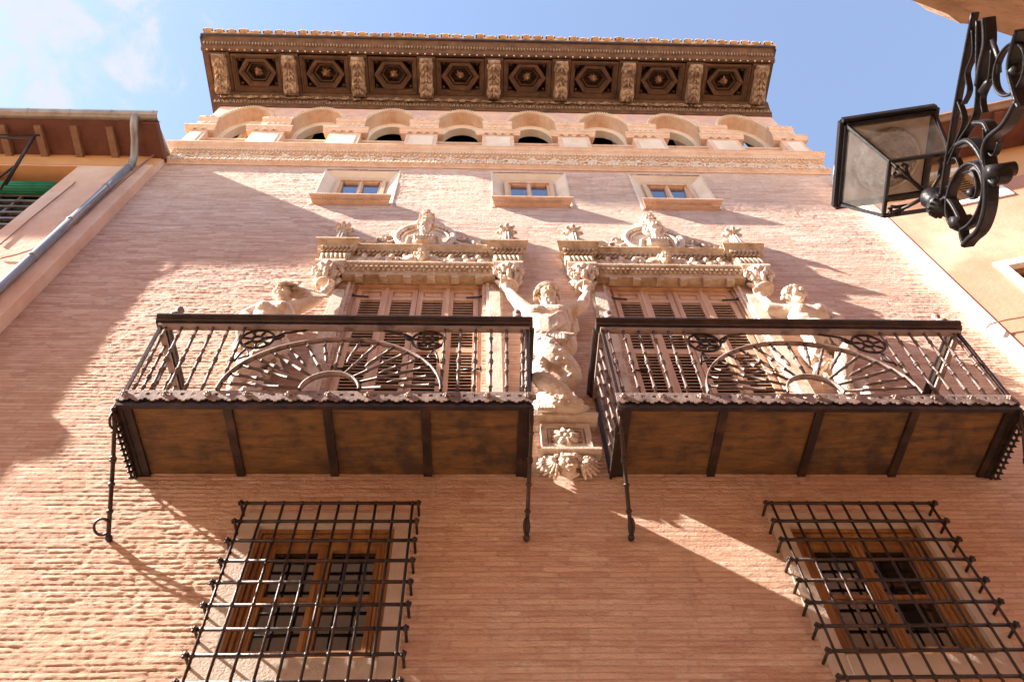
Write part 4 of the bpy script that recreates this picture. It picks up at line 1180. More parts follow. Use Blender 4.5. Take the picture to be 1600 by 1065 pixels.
# ------------------------------------------------------------------ iron balconies
def bal_prof(L):
    """turned baluster: thin bar with collars and a swollen middle"""
    P = [(0, .0115)]
    def collar(t): P.extend([(t-.0100, .0112), (t-.008, .0160), (t, .0172), (t+.008, .0160), (t+.0100, .0112)])
    for t in (.14, .36): collar(t)
    P.extend([(.42, .011), (.45, .013), (.478, .015), (.480, .0205), (.492, .0205), (.494, .012)])
    P.extend([(.506, .012), (.508, .0205), (.520, .0205), (.522, .015), (.55, .013), (.58, .010)])
    for t in (.64, .86): collar(t)
    P.append((1, .011))
    return P
def balcony(x0, x1, label, seed):
    r = random.Random(seed)
    xm = (x0+x1)/2; root = thing('balcony', (xm, 0, 6.0), label, 'balcony')
    YF = -.655; YR = -.70; zf, zr = 6.02, 7.02
    rx0, rx1 = x0-.055, x1+.055
    # floor boards seen from below, iron ribs
    nP = 4; wP = (x1-x0-.12)/nP
    ribs = [x0+.06+wP*k for k in range(nP+1)]
    for k in range(nP):
        p = MB(); ya = YF+.02
        p.box(ribs[k]+.022, ribs[k+1]-.022, ya, -.002, 6.022, 6.03)
        p.box(ribs[k]+.022, ribs[k+1]-.022, ya+.001, -.003, 6.0, 6.0215)
        make('floor_panel', p, M['soffit'], root)
    for k in range(nP+1):
        p = MB(); xx = ribs[k]
        p.box(xx-.030, xx+.030, YF+.015, -.001, 5.975, 5.999); p.box(xx-.021, xx+.021, YF+.015, -.001, 5.999, 6.035)
        make('floor_rib', p, M['iron'], root)
    p = MB()
    p.box(x0, x1, YF-.005, YF+.03, 5.965, 5.998); p.box(x0, x1, YF, YF+.012, 5.998, 6.05)
    for a in (x0, x1-.035): p.box(a, a+.035, YF+.03, -.001, 5.965, 6.05)
    make('floor_frame', p, M['iron'], root)
    # stepped, pierced fringe with rosettes
    def fringe_run(pt, L, nrm):
        q = MB(); nC = int(round(L/.026)); c = L/nC
        def bx(u0, u1, z0, z1, d=0.0):
            a = pt(u0, d); b = pt(u1, d-.008)
            q.box(min(a[0], b[0]), max(a[0], b[0]), min(a[1], b[1]), max(a[1], b[1]), z0, z1)
        bx(0, L, 6.088, 6.118); bx(0, L, 6.030, 6.060)
        for i in range(nC):
            u = i*c
            if i % 3 != 1: bx(u+.0003, u+c-.0003, 6.060, 6.088)
            if i % 4 != 3: bx(u+.0003, u+c-.0003, 6.016, 6.030)
            if i % 4 == 1: bx(u+.0003, u+c-.0003, 6.002, 6.016)
        return q
    q = fringe_run(lambda u, d: (x0-.012+u, YF-.012+d), x1-x0+.024, 0)
    fr = make('fringe', q, M['iron_dusty'], root)
    for sx, xx in (((-1, x0-.012),) if xm < .6 else ((1, x1+.012),)):
        q = fringe_run(lambda u, d, xx=xx, sx=sx: (xx-sx*d*1.0, YF-.012+u), -YF+.0, 0); make('fringe', q, M['iron_dusty'], root)
    nR = 11
    for k in range(nR):
        x = x0+.03+(x1-x0-.06)*k/(nR-1)+r.uniform(-.008, .008); q = MB(); c = Vector((x, YF-.024, 6.070))
        for j in range(8):
            a = 2*math.pi*j/8+r.random(); d = Vector((math.cos(a), 0, math.sin(a)))
            q.tube([c, c+d*.016+Vector((0, -.010, 0)), c+d*.028], [.006, .0085, .004], 5)
        q.ell(c+Vector((0, -.012, 0)), .009, nu=7, nv=5)
        make('rosette', q, M['iron_dusty'], fr)
    # handrail
    def rail_prof(w_):
        return [(-.025, 6.945), (-.03, 6.955), (-.045, 6.96), (-.04, 6.972), (-.055, 6.985), (-.062, 6.998), (-.062, 7.015), (.04, 7.015), (.04, 7.0), (.028, 6.985), (.025, 6.96), (.03, 6.945)]
    q = MB(); q.prof_x(rx0, rx1, [(YR+a*1.0, z) for a, z in rail_prof(1)])
    for sx, xx in ((-1, rx0), (1, rx1)):
        pr = rail_prof(1)
        pts = [(xx - sx*(a+.045)*-1 if False else xx + sx*(-a) - sx*.045, YR-.04 if False else YR+.0, z) for a, z in pr]
        q.prism([(xx-sx*.045+sx*(-a)*.999, YR+.041, z-.001) for a, z in pr], (0, -YR-.042, 0))
    # neat corners
    make('handrail', q, M['iron'], root)
    q = MB(); q.box(rx0+.03, rx1-.03, YR-.026, YR+.026, 6.905, 6.925)
    for xx in (rx0+.045, rx1-.045): q.box(xx-.022, xx+.022, YR+.03, -.001, 6.905, 6.925)
    make('upper_bar', q, M['iron_dusty'], root)
    # balusters
    fx0, fx1 = x0+.055, x1-.055
    prof = bal_prof(1)
    def bar(pt0, pt1, nm='baluster', mat='iron_bar', pf=None, n=7):
        b = MB(); b.lathe(pt0, pt1, pf or prof, n); return make(nm, b, M[mat], root)
    for k in range(6):
        for sx in (-1, 1):
            a = fx0+.117*k if sx < 0 else fx1-.117*k
            bar((a, YF+.005, 6.09), (a+(-.02 if sx < 0 else .02)*(1-k/5.), YR, 6.905))
    for k in range(1, 5):
        for a, s in ((x0+.02, -1), (x1-.02, 1)):
            yy = YF*(1-k/5.)+.02
            if k == 3 and s > 0 and xm < .6: yy -= .075
            bar((a, yy, 6.09), (a+s*.03, yy-.02, 6.905))
    for a, s in ((x0, -1), (x1, 1)):     # square corner and wall posts
        b = MB(); b.tube([(a-s*.01, YF-.0, 6.05), (a+s*.01, YR, 6.95)], .016, 4, smooth=False); make('corner_post', b, M['iron'], root)
        b = MB(); b.box(a-.014, a+.014, -.035, -.001, 6.0, 6.95); make('wall_post', b, M['iron'], root)
    # fan
    yf = (YF+YR)/2-.004; zc = 6.115; RB, RS = .78, .205; ex = .845
    A = MB()
    def bow(rad, wd, n):
        P_ = []
        for i in range(n+1):
            a = math.pi*i/n; P_.append((xm-rad*math.cos(a), zc+rad*ex*math.sin(a) if rad > .5 else zc+rad*math.sin(a)))
        for i in range(n):
            a, b = P_[i], P_[i+1]
            da = Vector((a[0]-xm, 0, a[1]-zc)).normalized()*.007; db = Vector((b[0]-xm, 0, b[1]-zc)).normalized()*.007
            y0, y1 = yf-wd, yf+wd
            A.add([(a[0]-da.x, y0, a[1]-da.z), (b[0]-db.x, y0, b[1]-db.z), (b[0]-db.x, y1, b[1]-db.z), (a[0]-da.x, y1, a[1]-da.z),
                   (a[0]+da.x, y0, a[1]+da.z), (b[0]+db.x, y0, b[1]+db.z), (b[0]+db.x, y1, b[1]+db.z), (a[0]+da.x, y1, a[1]+da.z)],
                  [(0,1,2,3),(4,7,6,5),(0,4,5,1),(3,2,6,7)], True)
    bow(RB, .019, 40); make('fan_arch', A, M['iron_dusty'], root)
    A = MB(); bow(RS, .022, 18); make('fan_hub', A, M['iron_dusty'], root)
    pl_ = [(0, .011), (.12, .0115), (.122, .0165), (.138, .0165), (.14, .0115), (.36, .013), (.43, .0145), (.432, .0185), (.450, .0185), (.452, .0135), (.50, .0115), (.72, .0115), (.722, .0165), (.736, .0165), (.738, .0115), (1, .011)]
    psh = [(0, .011), (.19, .0115), (.195, .0165), (.22, .0165), (.225, .0115), (.46, .013), (.57, .014), (.575, .0185), (.60, .0185), (.605, .0125), (.78, .0155), (.86, .014), (1, .002)]
    for i in range(17):
        a = R(7)+R(166)*i/16
        d = Vector((-math.cos(a), 0, math.sin(a))); e_ = Vector((-math.cos(a), 0, math.sin(a)*ex))
        o_ = Vector((xm, yf, zc))
        if i % 2 == 0: bar(o_+e_*(RB-.005), o_+d*RS, 'fan_spoke', pf=pl_, n=7)
        else: bar(o_+e_*(RB-.005), o_+e_*(RB*.52), 'fan_spoke', pf=psh, n=6)
    # corner wheels and tendrils
    for sx in (-1, 1):
        c = Vector((xm+sx*.655, yf, 6.775)); w = MB()
        w.torus(c, .125, .011, n=26, m=5); w.torus(c, .040, .012, n=16, m=5)
        for j in range(7):
            a = 2*math.pi*j/7+.3; d = Vector((math.cos(a), 0, math.sin(a)))
            w.tube([c+d*.045, c+d*.085, c+d*.122], [.006, .012, .007], 5)
        q = c+Vector((sx*.05, 0, -.13))
        w.tube([q, q+Vector((sx*.03, 0, -.09)), q+Vector((sx*.045, 0, -.17))], .009, 5)
        w.tube([q, q+Vector((-sx*.04, 0, -.10)), q+Vector((sx*.03, 0, -.14))], .008, 5)
        w.tube([c+Vector((-sx*.125, 0, .03)), c+Vector((-sx*.19, 0, .09)), c+Vector((-sx*.36, 0, .135))], .009, 5)
        w.tube([c+Vector((-sx*.12, 0, .0)), c+Vector((-sx*.16, 0, .02)), c+Vector((-sx*.19, 0, .06))], .014, 5)
        make('wheel_ornament', w, M['iron'], root)
    # finial knobs on the rail corners
    for sx, xx in ((-1, rx0+.12), (1, rx1-.12)):
        b = MB(); b.lathe((xx, YR-.01, 7.015), (xx, YR-.01, 7.19), [(0, .05), (.12, .055), (.3, .045), (.45, .018), (.52, .018), (.6, .030), (.75, .036), (.9, .026), (1, .004)], 12)
        make('knob', b, M['iron_dusty'], root)
    # scalloped side brackets and stays
    for sx, xx in ((-1, x0-.004), (1, x1+.004)):
        b = MB()
        inner = (sx > 0) == (xm < .6)
        for k in range(0 if inner else 9):
            yy = -.07-.052*k; b.torus((xx, yy, 5.925+.0*k), .030, .009, (0,1,0), (0,0,1), 12, 5)
            b.tube([(xx, yy, 5.90), (xx, yy-.012, 5.868)], [.014, .006], 5)
        rr_ = .034 if inner else .052
        b.torus((xx, -.585, 5.945-rr_), rr_, .009, (0,1,0), (0,0,1), 18, 5)
        b.box(xx-.010, xx+.010, YF, -.001, 5.945, 5.975)
        make('side_bracket', b, M['iron'], root)
        b = MB(); top = Vector((xx, YF+.01, 5.99)); end = Vector((xx+(.055 if sx < 0 else -.045), -.055, 5.345))
        pts = [top, top+Vector((-.012*1, .004, -.045)), top+(end-top)*.18+Vector((0, -.02, 0)), top+(end-top)*.45, top+(end-top)*.75, end]
        b.tube(pts, .015, 7)
        for t in (.22, .42, .44, .62, .82):
            c = top+(end-top)*t+Vector((0, -.01*(1-t), 0)); dd = (end-top).normalized()
            b.tube([c-dd*.014, c, c+dd*.014], [.016, .025, .016], 7)
        far = sx < 0 and xm < .6
        b.torus(end+Vector((-.045 if far else .0, -.045, .04)), .052, .010, ((1,0,0) if far else (.3,0,0)), (0,-.8,.62), 20, 5)
        b.ell(end+Vector((0, .02, 0)), (.024, .035, .024), nu=8, nv=6)
        make('stay_rod', b, M['iron'], root)
    return root
balcony(-2.49, .35, 'long wrought iron balcony with fan pattern railing before the left carved door', 1)
balcony(.965, 3.84, 'long wrought iron balcony with fan pattern railing before the right carved door', 2)

# ------------------------------------------------------------------ window grilles
def grille(gx, label):
    cw, chh, z0, yg = .1250, .1690, 5.577, -.125
    root = thing('window_grille', (gx+cw*4.5, 0, z0-chh*9), label, 'window grille', 'iron grilles over the lower windows')
    for i in range(10):
        x = gx+cw*i; b = MB()
        b.tube([(x, yg, z0+.0), (x, yg, z0-chh*9)], .0095, 6)
        for j in range(9): b.ell((x, yg, z0-chh*j), (.0165, .018, .0175), nu=6, nv=5)
        make('vertical_bar', b, M['iron'], root)
    for j in range(10):
        z = z0-chh*j; b = MB()
        b.tube([(gx-.035, yg, z), (gx+cw*9+.035, yg, z)], .0120, 6)
        for sx, xx in ((-1, gx-.038), (1, gx+cw*9+.038)):
            b.tube([(xx, yg, z), (xx, -.001, z)], .010, 6)
            for k in range(5):
                a = 2*math.pi*k/5+.4
                b.ell((xx+.012*math.cos(a), yg-.004, z+.014*math.sin(a)), .0115, nu=6, nv=5)
            b.ell((xx, yg-.014, z), .0105, nu=6, nv=5)
        make('horizontal_bar', b, M['iron'], root)
grille(-1.59, 'square iron grille over the lower left window under the left balcony')
grille(2.028, 'square iron grille over the lower right window under the right balcony')
# ------------------------------------------------------------------ neighbour on the left
left = thing('ochre_house', (-8, 3, 0), 'pink and ochre plastered house on the far left with dark boarded eaves', 'house')
LZ = 12.30; LX = -4.43
w = MB()
wx0, wx1, wz0, wz1 = -6.55, -5.42, 9.9, 11.93
wall_sheet(w, -16, LX, 0, LZ+.1, -.10, [(wx0, wx1, wz0, wz1)])
w.box(LX-.6, LX-.001, -.125, -.1002, 0, 8.6)
w.quad((LX, -.10, 0), (LX, 0.4, 0), (LX, 0.4, LZ+.1), (LX, -.10, LZ+.1))
w.quad((-16, -.10, 0), (-16, 6, 0), (-16, 6, LZ+.1), (-16, -.10, LZ+.1))
lw = make('wall', w, M['plaster_left'], left)
w = MB(); w.box(-16, LX-.001, -.112, -.1005, LZ-.34, LZ+.02)
make('upper_band', w, M['plaster_orange'], left)
w = MB(); w.box(LX-.24, LX-.0, -.135, -.1005, 0, LZ-.36)
make('corner_strip', w, M['plaster_left'], left)
r_ = MB()
r_.quad((wx0, -.1, wz1), (wx1, -.1, wz1), (wx1, .25, wz1), (wx0, .25, wz1)); r_.quad((wx1, -.1, wz0), (wx1, .25, wz0), (wx1, .25, wz1), (wx1, -.1, wz1))
r_.quad((wx0, -.1, wz0), (wx0, .25, wz0), (wx0, .25, wz1), (wx0, -.1, wz1)); r_.quad((wx0, -.1, wz0), (wx1, -.1, wz0), (wx1, .25, wz0), (wx0, .25, wz0))
win = make('window', r_, M['plaster_orange'], left)
b = MB(); b.box(wx0, wx1, .16, .2, wz0, wz1); make('pane', b, M['glass'], win)
b = MB()
for k in range(5): b.box(wx0+.02+k*.27, wx0+.05+k*.27, .12, .155, wz0, 11.5)
for k in range(9): b.box(wx0+.0, wx1-.0, .10, .118, wz0+.05+k*.18, wz0+.09+k*.18)
make('shutter_slats', b, M['zinc'], win)
b = MB(); b.tube([(wx0+.03, .06, 11.50), (wx1-.03, .06, 11.50)], .095, 18)
for k in range(18):
    a = 2*math.pi*k/18; b.tube([(wx0+.03, .06+.095*math.cos(a), 11.50+.095*math.sin(a)), (wx1-.03, .06+.095*math.cos(a), 11.50+.095*math.sin(a))], .008, 4)
make('rolled_blind', b, M['green'], win)
b = MB(); b.tube([(-6.02, -.10, 11.10), (-5.98, -.42, 12.02), (-6.6, -.45, 12.05)], .016, 6); b.tube([(-6.0, -.25, 11.55), (-6.22, -.10, 11.25)], .014, 6)
b.tube([(-6.0, -.12, 11.2), (-5.96, -.46, 12.10)], .018, 4)
b.tube([(-7.6, -.46, 12.05), (-5.9, -.46, 12.10)], .011, 5)
tag(make('awning_frame', b, M['iron'], org=(-6.0, -.1, 11.1)), 'thin iron awning frame sticking out above the green rolled blind', 'awning frame')
b = MB(); b.prof_x(-5.5, -4.64, [(-.10, 6.75), (-.14, 6.85), (-.16, 7.0), (-.24, 7.1), (-.27, 7.3), (-.27, 7.55), (-.20, 7.62), (-.18, 7.8), (-.12, 7.95), (-.10, 7.95)])
make('shadow_bulge', b, M['plaster_left'], left)  # added unseen bulge, shaped to widen the shadow on the palace brick
e = MB(); e.box(-16, LX+.03, -.60, .4, LZ+.02, LZ+.06)
e.box(LX-.16, LX+.03, -.60, -.10, LZ-.05, LZ+.0195)
ev = make('eaves', e, M['dark_wood'], left)
for k in range(14):
    x = LX-.62-.475*k
    b = MB(); b.prism([(x-.045, -.10, LZ-.07), (x-.045, -.53, LZ-.035), (x-.045, -.53, LZ+.019), (x-.045, -.10, LZ+.019)], (.09, 0, 0))
    make('rafter', b, M['rafter'], ev)
b = MB()
for k in range(1):
    n = 10; P_ = [(-.655+.075*math.cos(math.pi+math.pi*i/n), LZ+.085+.085*math.sin(math.pi+math.pi*i/n)) for i in range(n+1)]
    Q_ = [(-.655+.068*math.cos(math.pi+math.pi*i/n), LZ+.085+.078*math.sin(math.pi+math.pi*i/n)) for i in range(n+1)]
    pr = P_+Q_[::-1]; b.prof_x(-16, LX+.04, pr)
for x in [LX-.02-.55*k for k in range(14)]:
    P_ = [(-.655+.079*math.cos(math.pi+math.pi*i/10), LZ+.085+.089*math.sin(math.pi+math.pi*i/10)) for i in range(11)]
    Q_ = [(-.655+.066*math.cos(math.pi+math.pi*i/10), LZ+.085+.076*math.sin(math.pi+math.pi*i/10)) for i in range(11)]
    b.prof_x(x-.02, x, P_+Q_[::-1])
gt = make('gutter', b, M['zinc'], left)
b = MB()
b.add([(-16, -.62, LZ+.10), (LX-.02, -.62, LZ+.07), (LX-.02, 6, LZ+2.6), (-16, 6, LZ+2.6), (-16, -.62, LZ+.15), (LX-.02, -.62, LZ+.12), (LX-.02, 6, LZ+2.65), (-16, 6, LZ+2.65)],
      [(0,3,2,1),(4,5,6,7),(0,1,5,4),(1,2,6,5),(2,3,7,6),(3,0,4,7)])
make('roof', b, M['tile'], left)
b = MB(); px = -4.66
b.tube([(px-.02, -.66, LZ+.03), (px-.02, -.655, LZ-.03), (px-.01, -.60, LZ-.12), (px-.0, -.42, LZ-.22), (px, -.25, LZ-.34), (px, -.185, LZ-.46), (px, -.18, LZ-.60)], .05, 12)
dp = make('swan_neck', b, M['zinc'], left)
b = MB(); b.tube([(px, -.18, LZ-.56), (px, -.18, 3.0)], .046, 12); make('downpipe', b, M['pipe_grey'], left)
b = MB()
for zz in (11.72, 11.0, 10.0, 9.1, 8.2, 7.3): b.tube([(px, -.18, zz-.018), (px, -.18, zz+.018)], .055, 12); b.box(px-.01, px+.01, -.14, -.10, zz-.012, zz+.012)
make('pipe_clip', b, M['pipe_grey'], left)
def cable(pts, lab, r0=.008):
    P_ = [Vector(p) for p in pts]; out = []
    for i in range(len(P_)-1):
        for k in range(8): out.append(P_[i].lerp(P_[i+1], k/8.))
    out.append(P_[-1])
    b = MB(); b.tube(out, r0, 5)
    tag(make('cable', b, M['cable'], org=tuple(P_[0])), lab, 'cable')
cable([V(0, 382, -.115), V(52, 338, -.115), V(114, 288, -.115), V(118, 284, -.12)], 'thin brown cable running straight down the left house below the green blind')
cable([V(0, 404, -.115), V(25, 398, -.13), V(50, 390, -.16), V(100, 360, -.20), V(135, 325, -.24), V(165, 298, -.24), V(200, 272, -.2), V(236, 245, -.15), V(258, 230, -.2)], 'loose cable twisting round the grey downpipe on the left house')
cable([V(120, 350, -.14), V(160, 312, -.14), V(205, 272, -.14), V(240, 243, -.14), V(262, 234, -.15)], 'taut cable rising beside the downpipe to the corner of the palace cornice')
cable([V(1539, 514, -.165), V(1548, 506, -.18), V(1570, 500, -.22), V(1640, 488, -.32)], 'brown cable crossing the salmon wall at the right edge')

# ------------------------------------------------------------------ neighbour on the right (its front turns 14 degrees towards the street)
right = thing('salmon_house', (0, 0, 0), 'pale salmon house on the right behind the street lantern, timber eaves', 'house')
RZ = 11.66
w = MB()
h1 = (.72, 1.42, 10.52, 11.32); h2 = (.64, 1.75, 7.7, 8.93)
wall_sheet(w, 0, 12, 0, RZ+.1, 0, [h1, h2])
w.quad((12, 0, 0), (12, 6, 0), (12, 6, RZ+.1), (12, 0, RZ+.1)); w.quad((0, 0.3, 0), (0, 0, 0), (0, 0, RZ+.1), (0, .3, RZ+.1))
make('wall', w, M['plaster_right'], right)
w = MB(); w.box(-.035, .045, -.014, .3, 0, RZ)
make('corner_strip', w, M['white_plaster'], right)
w = MB()
wall_sheet(w, .05, 12, RZ-.80, RZ+.02, -.004, [(h1[0]-.1, h1[1]+.1, RZ-.80, h1[3]+.1)])
make('upper_band', w, M['plaster_orange'], right)
for h in (h1, h2):
    b = MB(); f = .10
    b.box(h[0]-f, h[0], -.02, .1, h[2]-f, h[3]+f); b.box(h[1], h[1]+f, -.02, .1, h[2]-f, h[3]+f)
    b.box(h[0], h[1], -.02, .1, h[3], h[3]+f); b.box(h[0], h[1], -.02, .1, h[2]-f, h[2])
    win = make('window', b, M['white_plaster'], right)
    b = MB()
    for a, c in ((h[0], h[0]+.07), (h[1]-.07, h[1]), ((h[0]+h[1])/2-.05, (h[0]+h[1])/2+.05)): b.box(a, c, .05, .09, h[2], h[3])
    b.box(h[0], h[1], .053, .087, h[3]-.09, h[3]); b.box(h[0], h[1], .053, .087, h[2], h[2]+.09)
    n = int((h[3]-h[2]-.2)/.06)
    for k in range(n): b.prism([(h[0], .06, h[2]+.1+k*.06), (h[0], .09, h[2]+.135+k*.06), (h[0], .095, h[2]+.125+k*.06), (h[0], .065, h[2]+.09+k*.06)], (h[1]-h[0], 0, 0))
    make('shutter', b, M['window_wood'], win)
    b = MB(); b.box(h[0], h[1], .11, .12, h[2], h[3]); make('pane', b, M['dark'], win)
e = MB(); e.box(.10, 12, -.58, .3, RZ+.05, RZ+.09)
e.prof_x(.10, 12, [(-.58, RZ+.0), (-.60, RZ+.0), (-.63, RZ+.05), (-.66, RZ+.07), (-.66, RZ+.11), (-.58, RZ+.11)])
ev = make('eaves', e, M['rafter'], right)
for k in range(18):
    x = .42+.5*k; b = MB(); b.box(x-.05, x+.05, -.57, -.001, RZ-.05, RZ+.049); make('rafter', b, M['dark_wood'], ev)
b = MB(); b.box(.10, 12, -.56, -.003, RZ+.035, RZ+.0495); make('soffit_board', b, M['dark_wood'], ev)
b = MB()
b.add([(.05, -.64, RZ+.12), (12, -.64, RZ+.12), (12, 6, RZ+2.2), (.05, 6, RZ+2.2), (.05, -.64, RZ+.15), (12, -.64, RZ+.15), (12, 6, RZ+2.23), (.05, 6, RZ+2.23)],
      [(0,3,2,1),(4,5,6,7),(0,1,5,4),(1,2,6,5),(2,3,7,6),(3,0,4,7)])
make('roof', b, M['tile'], right)
b = MB(); b.box(-.02, .14, -.42, -.02, RZ-.30, RZ+.06); b.tube([(-.03, -.50, RZ+.10), (-.03, .6, RZ+.42)], .07, 10)
make('verge_block', b, M['white_plaster'], right)
right.location = (4.94, -.13, 0); right.rotation_euler = (0, 0, R(-14))

# ------------------------------------------------------------------ across the street, behind the camera
opp = thing('opposite_house', (0, -6, 0), 'tan house across the street, its stone ledge in the top right corner', 'house')
w = MB(); OY = -5.0
hs = []
for k in range(9):
    for z in (1.2, 5.0, 8.6):
        x = -11.5+2.5*k; hs.append((x, x+.95, z, z+1.75))
xs_ = sorted({-14, 14} | {h[0] for h in hs} | {h[1] for h in hs})
wall_sheet(w, -14, 14, 0, 11.2, OY, hs)
w.quad((-14, OY-6, 0), (14, OY-6, 0), (14, OY-6, 11.2), (-14, OY-6, 11.2))
w.quad((-14, OY, 0), (-14, OY-6, 0), (-14, OY-6, 11.2), (-14, OY, 11.2)); w.quad((14, OY, 0), (14, OY-6, 0), (14, OY-6, 11.2), (14, OY, 11.2))
w.quad((-14, OY, 11.2), (14, OY, 11.2), (14, OY-6, 11.2), (-14, OY-6, 11.2))
make('wall', w, M['opposite'], opp)
for h in hs:
    b = MB(); b.box(h[0]-.03, h[1]+.03, OY-.2, OY-.15, h[2]-.03, h[3]+.03); win = make('window', b, M['dark'], opp)
    b = MB()
    for a in (h[0], (h[0]+h[1])/2-.03, h[1]-.06): b.box(a, a+.06, OY-.149, OY-.10, h[2], h[3])
    for z in (h[2], h[2]+.85, h[3]-.06): b.box(h[0]+.06, h[1]-.06, OY-.145, OY-.11, z, z+.05)
    make('frame', b, M['window_wood'], win)
# stone ledge overhead
zl = 5.46
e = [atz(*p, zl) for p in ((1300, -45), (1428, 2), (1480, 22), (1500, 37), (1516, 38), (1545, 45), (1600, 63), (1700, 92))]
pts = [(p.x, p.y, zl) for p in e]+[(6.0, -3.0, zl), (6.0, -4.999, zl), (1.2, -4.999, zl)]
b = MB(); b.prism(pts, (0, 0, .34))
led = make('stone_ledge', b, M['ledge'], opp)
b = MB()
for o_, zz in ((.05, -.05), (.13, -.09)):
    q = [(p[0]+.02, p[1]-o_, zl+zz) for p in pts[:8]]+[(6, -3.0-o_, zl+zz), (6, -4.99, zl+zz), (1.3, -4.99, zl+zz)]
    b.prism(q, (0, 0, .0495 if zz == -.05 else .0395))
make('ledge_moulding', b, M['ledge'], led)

# ------------------------------------------------------------------ street lantern on its scrolled arm
EX = Vector((.17, .985, 0)).normalized(); NX = Vector((EX.y, -EX.x, 0)); HB = Vector((1.995, -2.69, 4.85))
def BP(s, h, n=0.0): return HB - EX*s + Vector((0, 0, h)) + NX*n
arm = thing('lantern_bracket', BP(.75, -.1), 'black scrolled iron wall bracket carrying the street lantern, upper right', 'lamp bracket')
b = MB()
def strip(pts, w_, d_, closed=False):
    """ribbon in the bracket's plane; w_ thickness in plane, d_ half depth across"""
    P_ = []
    Pn = [pts[0]]+pts+[pts[-1]]
    for i in range(1, len(Pn)-2):
        for k in range(6):
            t = k/6.; a, b_, c, d = [Vector(q) for q in (Pn[i-1], Pn[i], Pn[i+1], Pn[i+2])]
            P_.append(.5*((2*b_)+(c-a)*t+(2*a-5*b_+4*c-d)*t*t+(3*b_-a-3*c+d)*t**3))
    P_.append(Vector(pts[-1]))
    vs = []; n = len(P_)
    for i, p in enumerate(P_):
        t = (P_[min(i+1, n-1)]-P_[max(i-1, 0)]); t.normalize(); q = Vector((-t.y, t.x))*w_*(.5)
        for (s_, m_) in ((1, 1), (-1, 1), (-1, -1), (1, -1)):
            u = p+q*s_; vs.append(BP(u.x, u.y, d_*m_))
    fs = []
    for i in range(n-1):
        for k in range(4): fs.append((i*4+k, i*4+(k+1) % 4, (i+1)*4+(k+1) % 4, (i+1)*4+k))
    fs += [(3, 2, 1, 0), tuple((n-1)*4+k for k in range(4))]
    b.add(vs, fs)
    b.tube([BP(p.x, p.y, d_) for p in P_], w_*.42, 5); b.tube([BP(p.x, p.y, -d_) for p in P_], w_*.42, 5)
strip([(.80, -.105), (.5, -.088), (.23, -.083), (.0, -.085)], 0.016, 0.010)
strip([(.78, -.15), (.62, -.20), (.50, -.235), (.42, -.225), (.30, -.15), (.20, -.11)], 0.013, 0.013)
strip([(.0, -.09), (.06, -.14), (.02, -.26), (-.045, -.30), (-.07, -.335)], 0.019, 0.015)
# big oval ring
strip([(.12+.155*math.cos(a), -.275+.115*math.sin(a)-.28*.155*math.cos(a)) for a in [2*math.pi*i/14 for i in range(15)]], 0.016, 0.018)
strip([(.30, -.16), (.345, -.25), (.30, -.37), (.17, -.43), (.05, -.42), (-.03, -.36), (-.07, -.335)], 0.024, 0.021)
# lower scroll with volute
strip([(.58, -.50), (.48, -.45), (.40, -.37), (.33, -.36), (.27, -.41), (.255, -.46), (.285, -.485), (.31, -.465), (.295, -.445)], 0.021, 0.023)
strip([(.80, -.42), (.68, -.41), (.60, -.47), (.56, -.52)], 0.019, 0.021)
strip([(.42, -.25), (.44, -.32), (.42, -.36)], 0.019, 0.019)
strip([(.80, -.20), (.72, -.235), (.64, -.23), (.56, -.23)], 0.021, 0.019)
# thin inner filigree
strip([(.74, -.118), (.66, -.15), (.58, -.125), (.52, -.16), (.46, -.135)], .007, .010)
strip([(.46, -.10), (.40, -.16), (.30, -.13), (.24, -.095)], .007, .010)
strip([(.20, -.10), (.24, -.15), (.20, -.20), (.14, -.17), (.10, -.12)], .007, .010)
strip([(.70, -.27), (.60, -.285), (.52, -.26), (.47, -.29)], .007, .010)
strip([(.40, -.42), (.34, -.40), (.36, -.34), (.42, -.31)], .007, .010)
strip([(.30, -.40), (.22, -.385), (.12, -.385), (.04, -.36), (.0, -.31)], .007, .012)
# circle with knob further back
strip([(.66+.095*math.cos(a), -.40+.085*math.sin(a)-.2*.095*math.cos(a)) for a in [2*math.pi*i/12 for i in range(13)]], 0.011, 0.010)
strip([(.20, -.22), (.23, -.28), (.19, -.33), (.14, -.33), (.125, -.29), (.15, -.275)], 0.010, 0.007)
b.ell(BP(.145, -.295), .022, nu=8, nv=6); b.ell(BP(.66, -.42), .026, nu=8, nv=6); b.ell(BP(-.02, -.27, 0), .025, nu=8, nv=6)
b.tube([BP(.30, -.455, -.05), BP(.30, -.455, .05)], .028, 12); b.tube([BP(-.0, -.255, -.04), BP(-.0, -.255, .04)], .026, 12)
b.tube([BP(.73, -.25), BP(.68, -.31), BP(.63, -.33)], .010, 6); b.tube([BP(.54, -.25), BP(.58, -.27), BP(.60, -.30)], [.02, .014, .004], 6)
make('scroll_arm', b, M['black_iron'], arm)
b = MB(); b.lathe(BP(.0, -.13), BP(0, .035), [(0, .030), (.15, .045), (.25, .058), (.35, .058), (.38, .045), (.6, .040), (.8, .05), (1, .036)], 16)
for k in range(16):
    a = 2*math.pi*k/16; b.tube([BP(.052*math.cos(a), -.10, .052*math.sin(a)), BP(.055*math.cos(a), -.075, .055*math.sin(a))], .007, 4)
make('lamp_socket', b, M['black_iron'], arm)
lan = thing('street_lantern', HB+Vector((0, 0, .05)), 'black four sided street lantern with dusty glass and a round prismatic lens, upper right', 'lantern')
zb, zt = 5.0, 5.335; sb, st = .135, .207
def C4(s, z): return [HB*1.0 + EX*(a*s) + NX*(c*s) - Vector((0, 0, HB.z-z)) for a, c in ((1, 1), (1, -1), (-1, -1), (-1, 1))]
B4, T4 = C4(sb, zb), C4(st, zt)
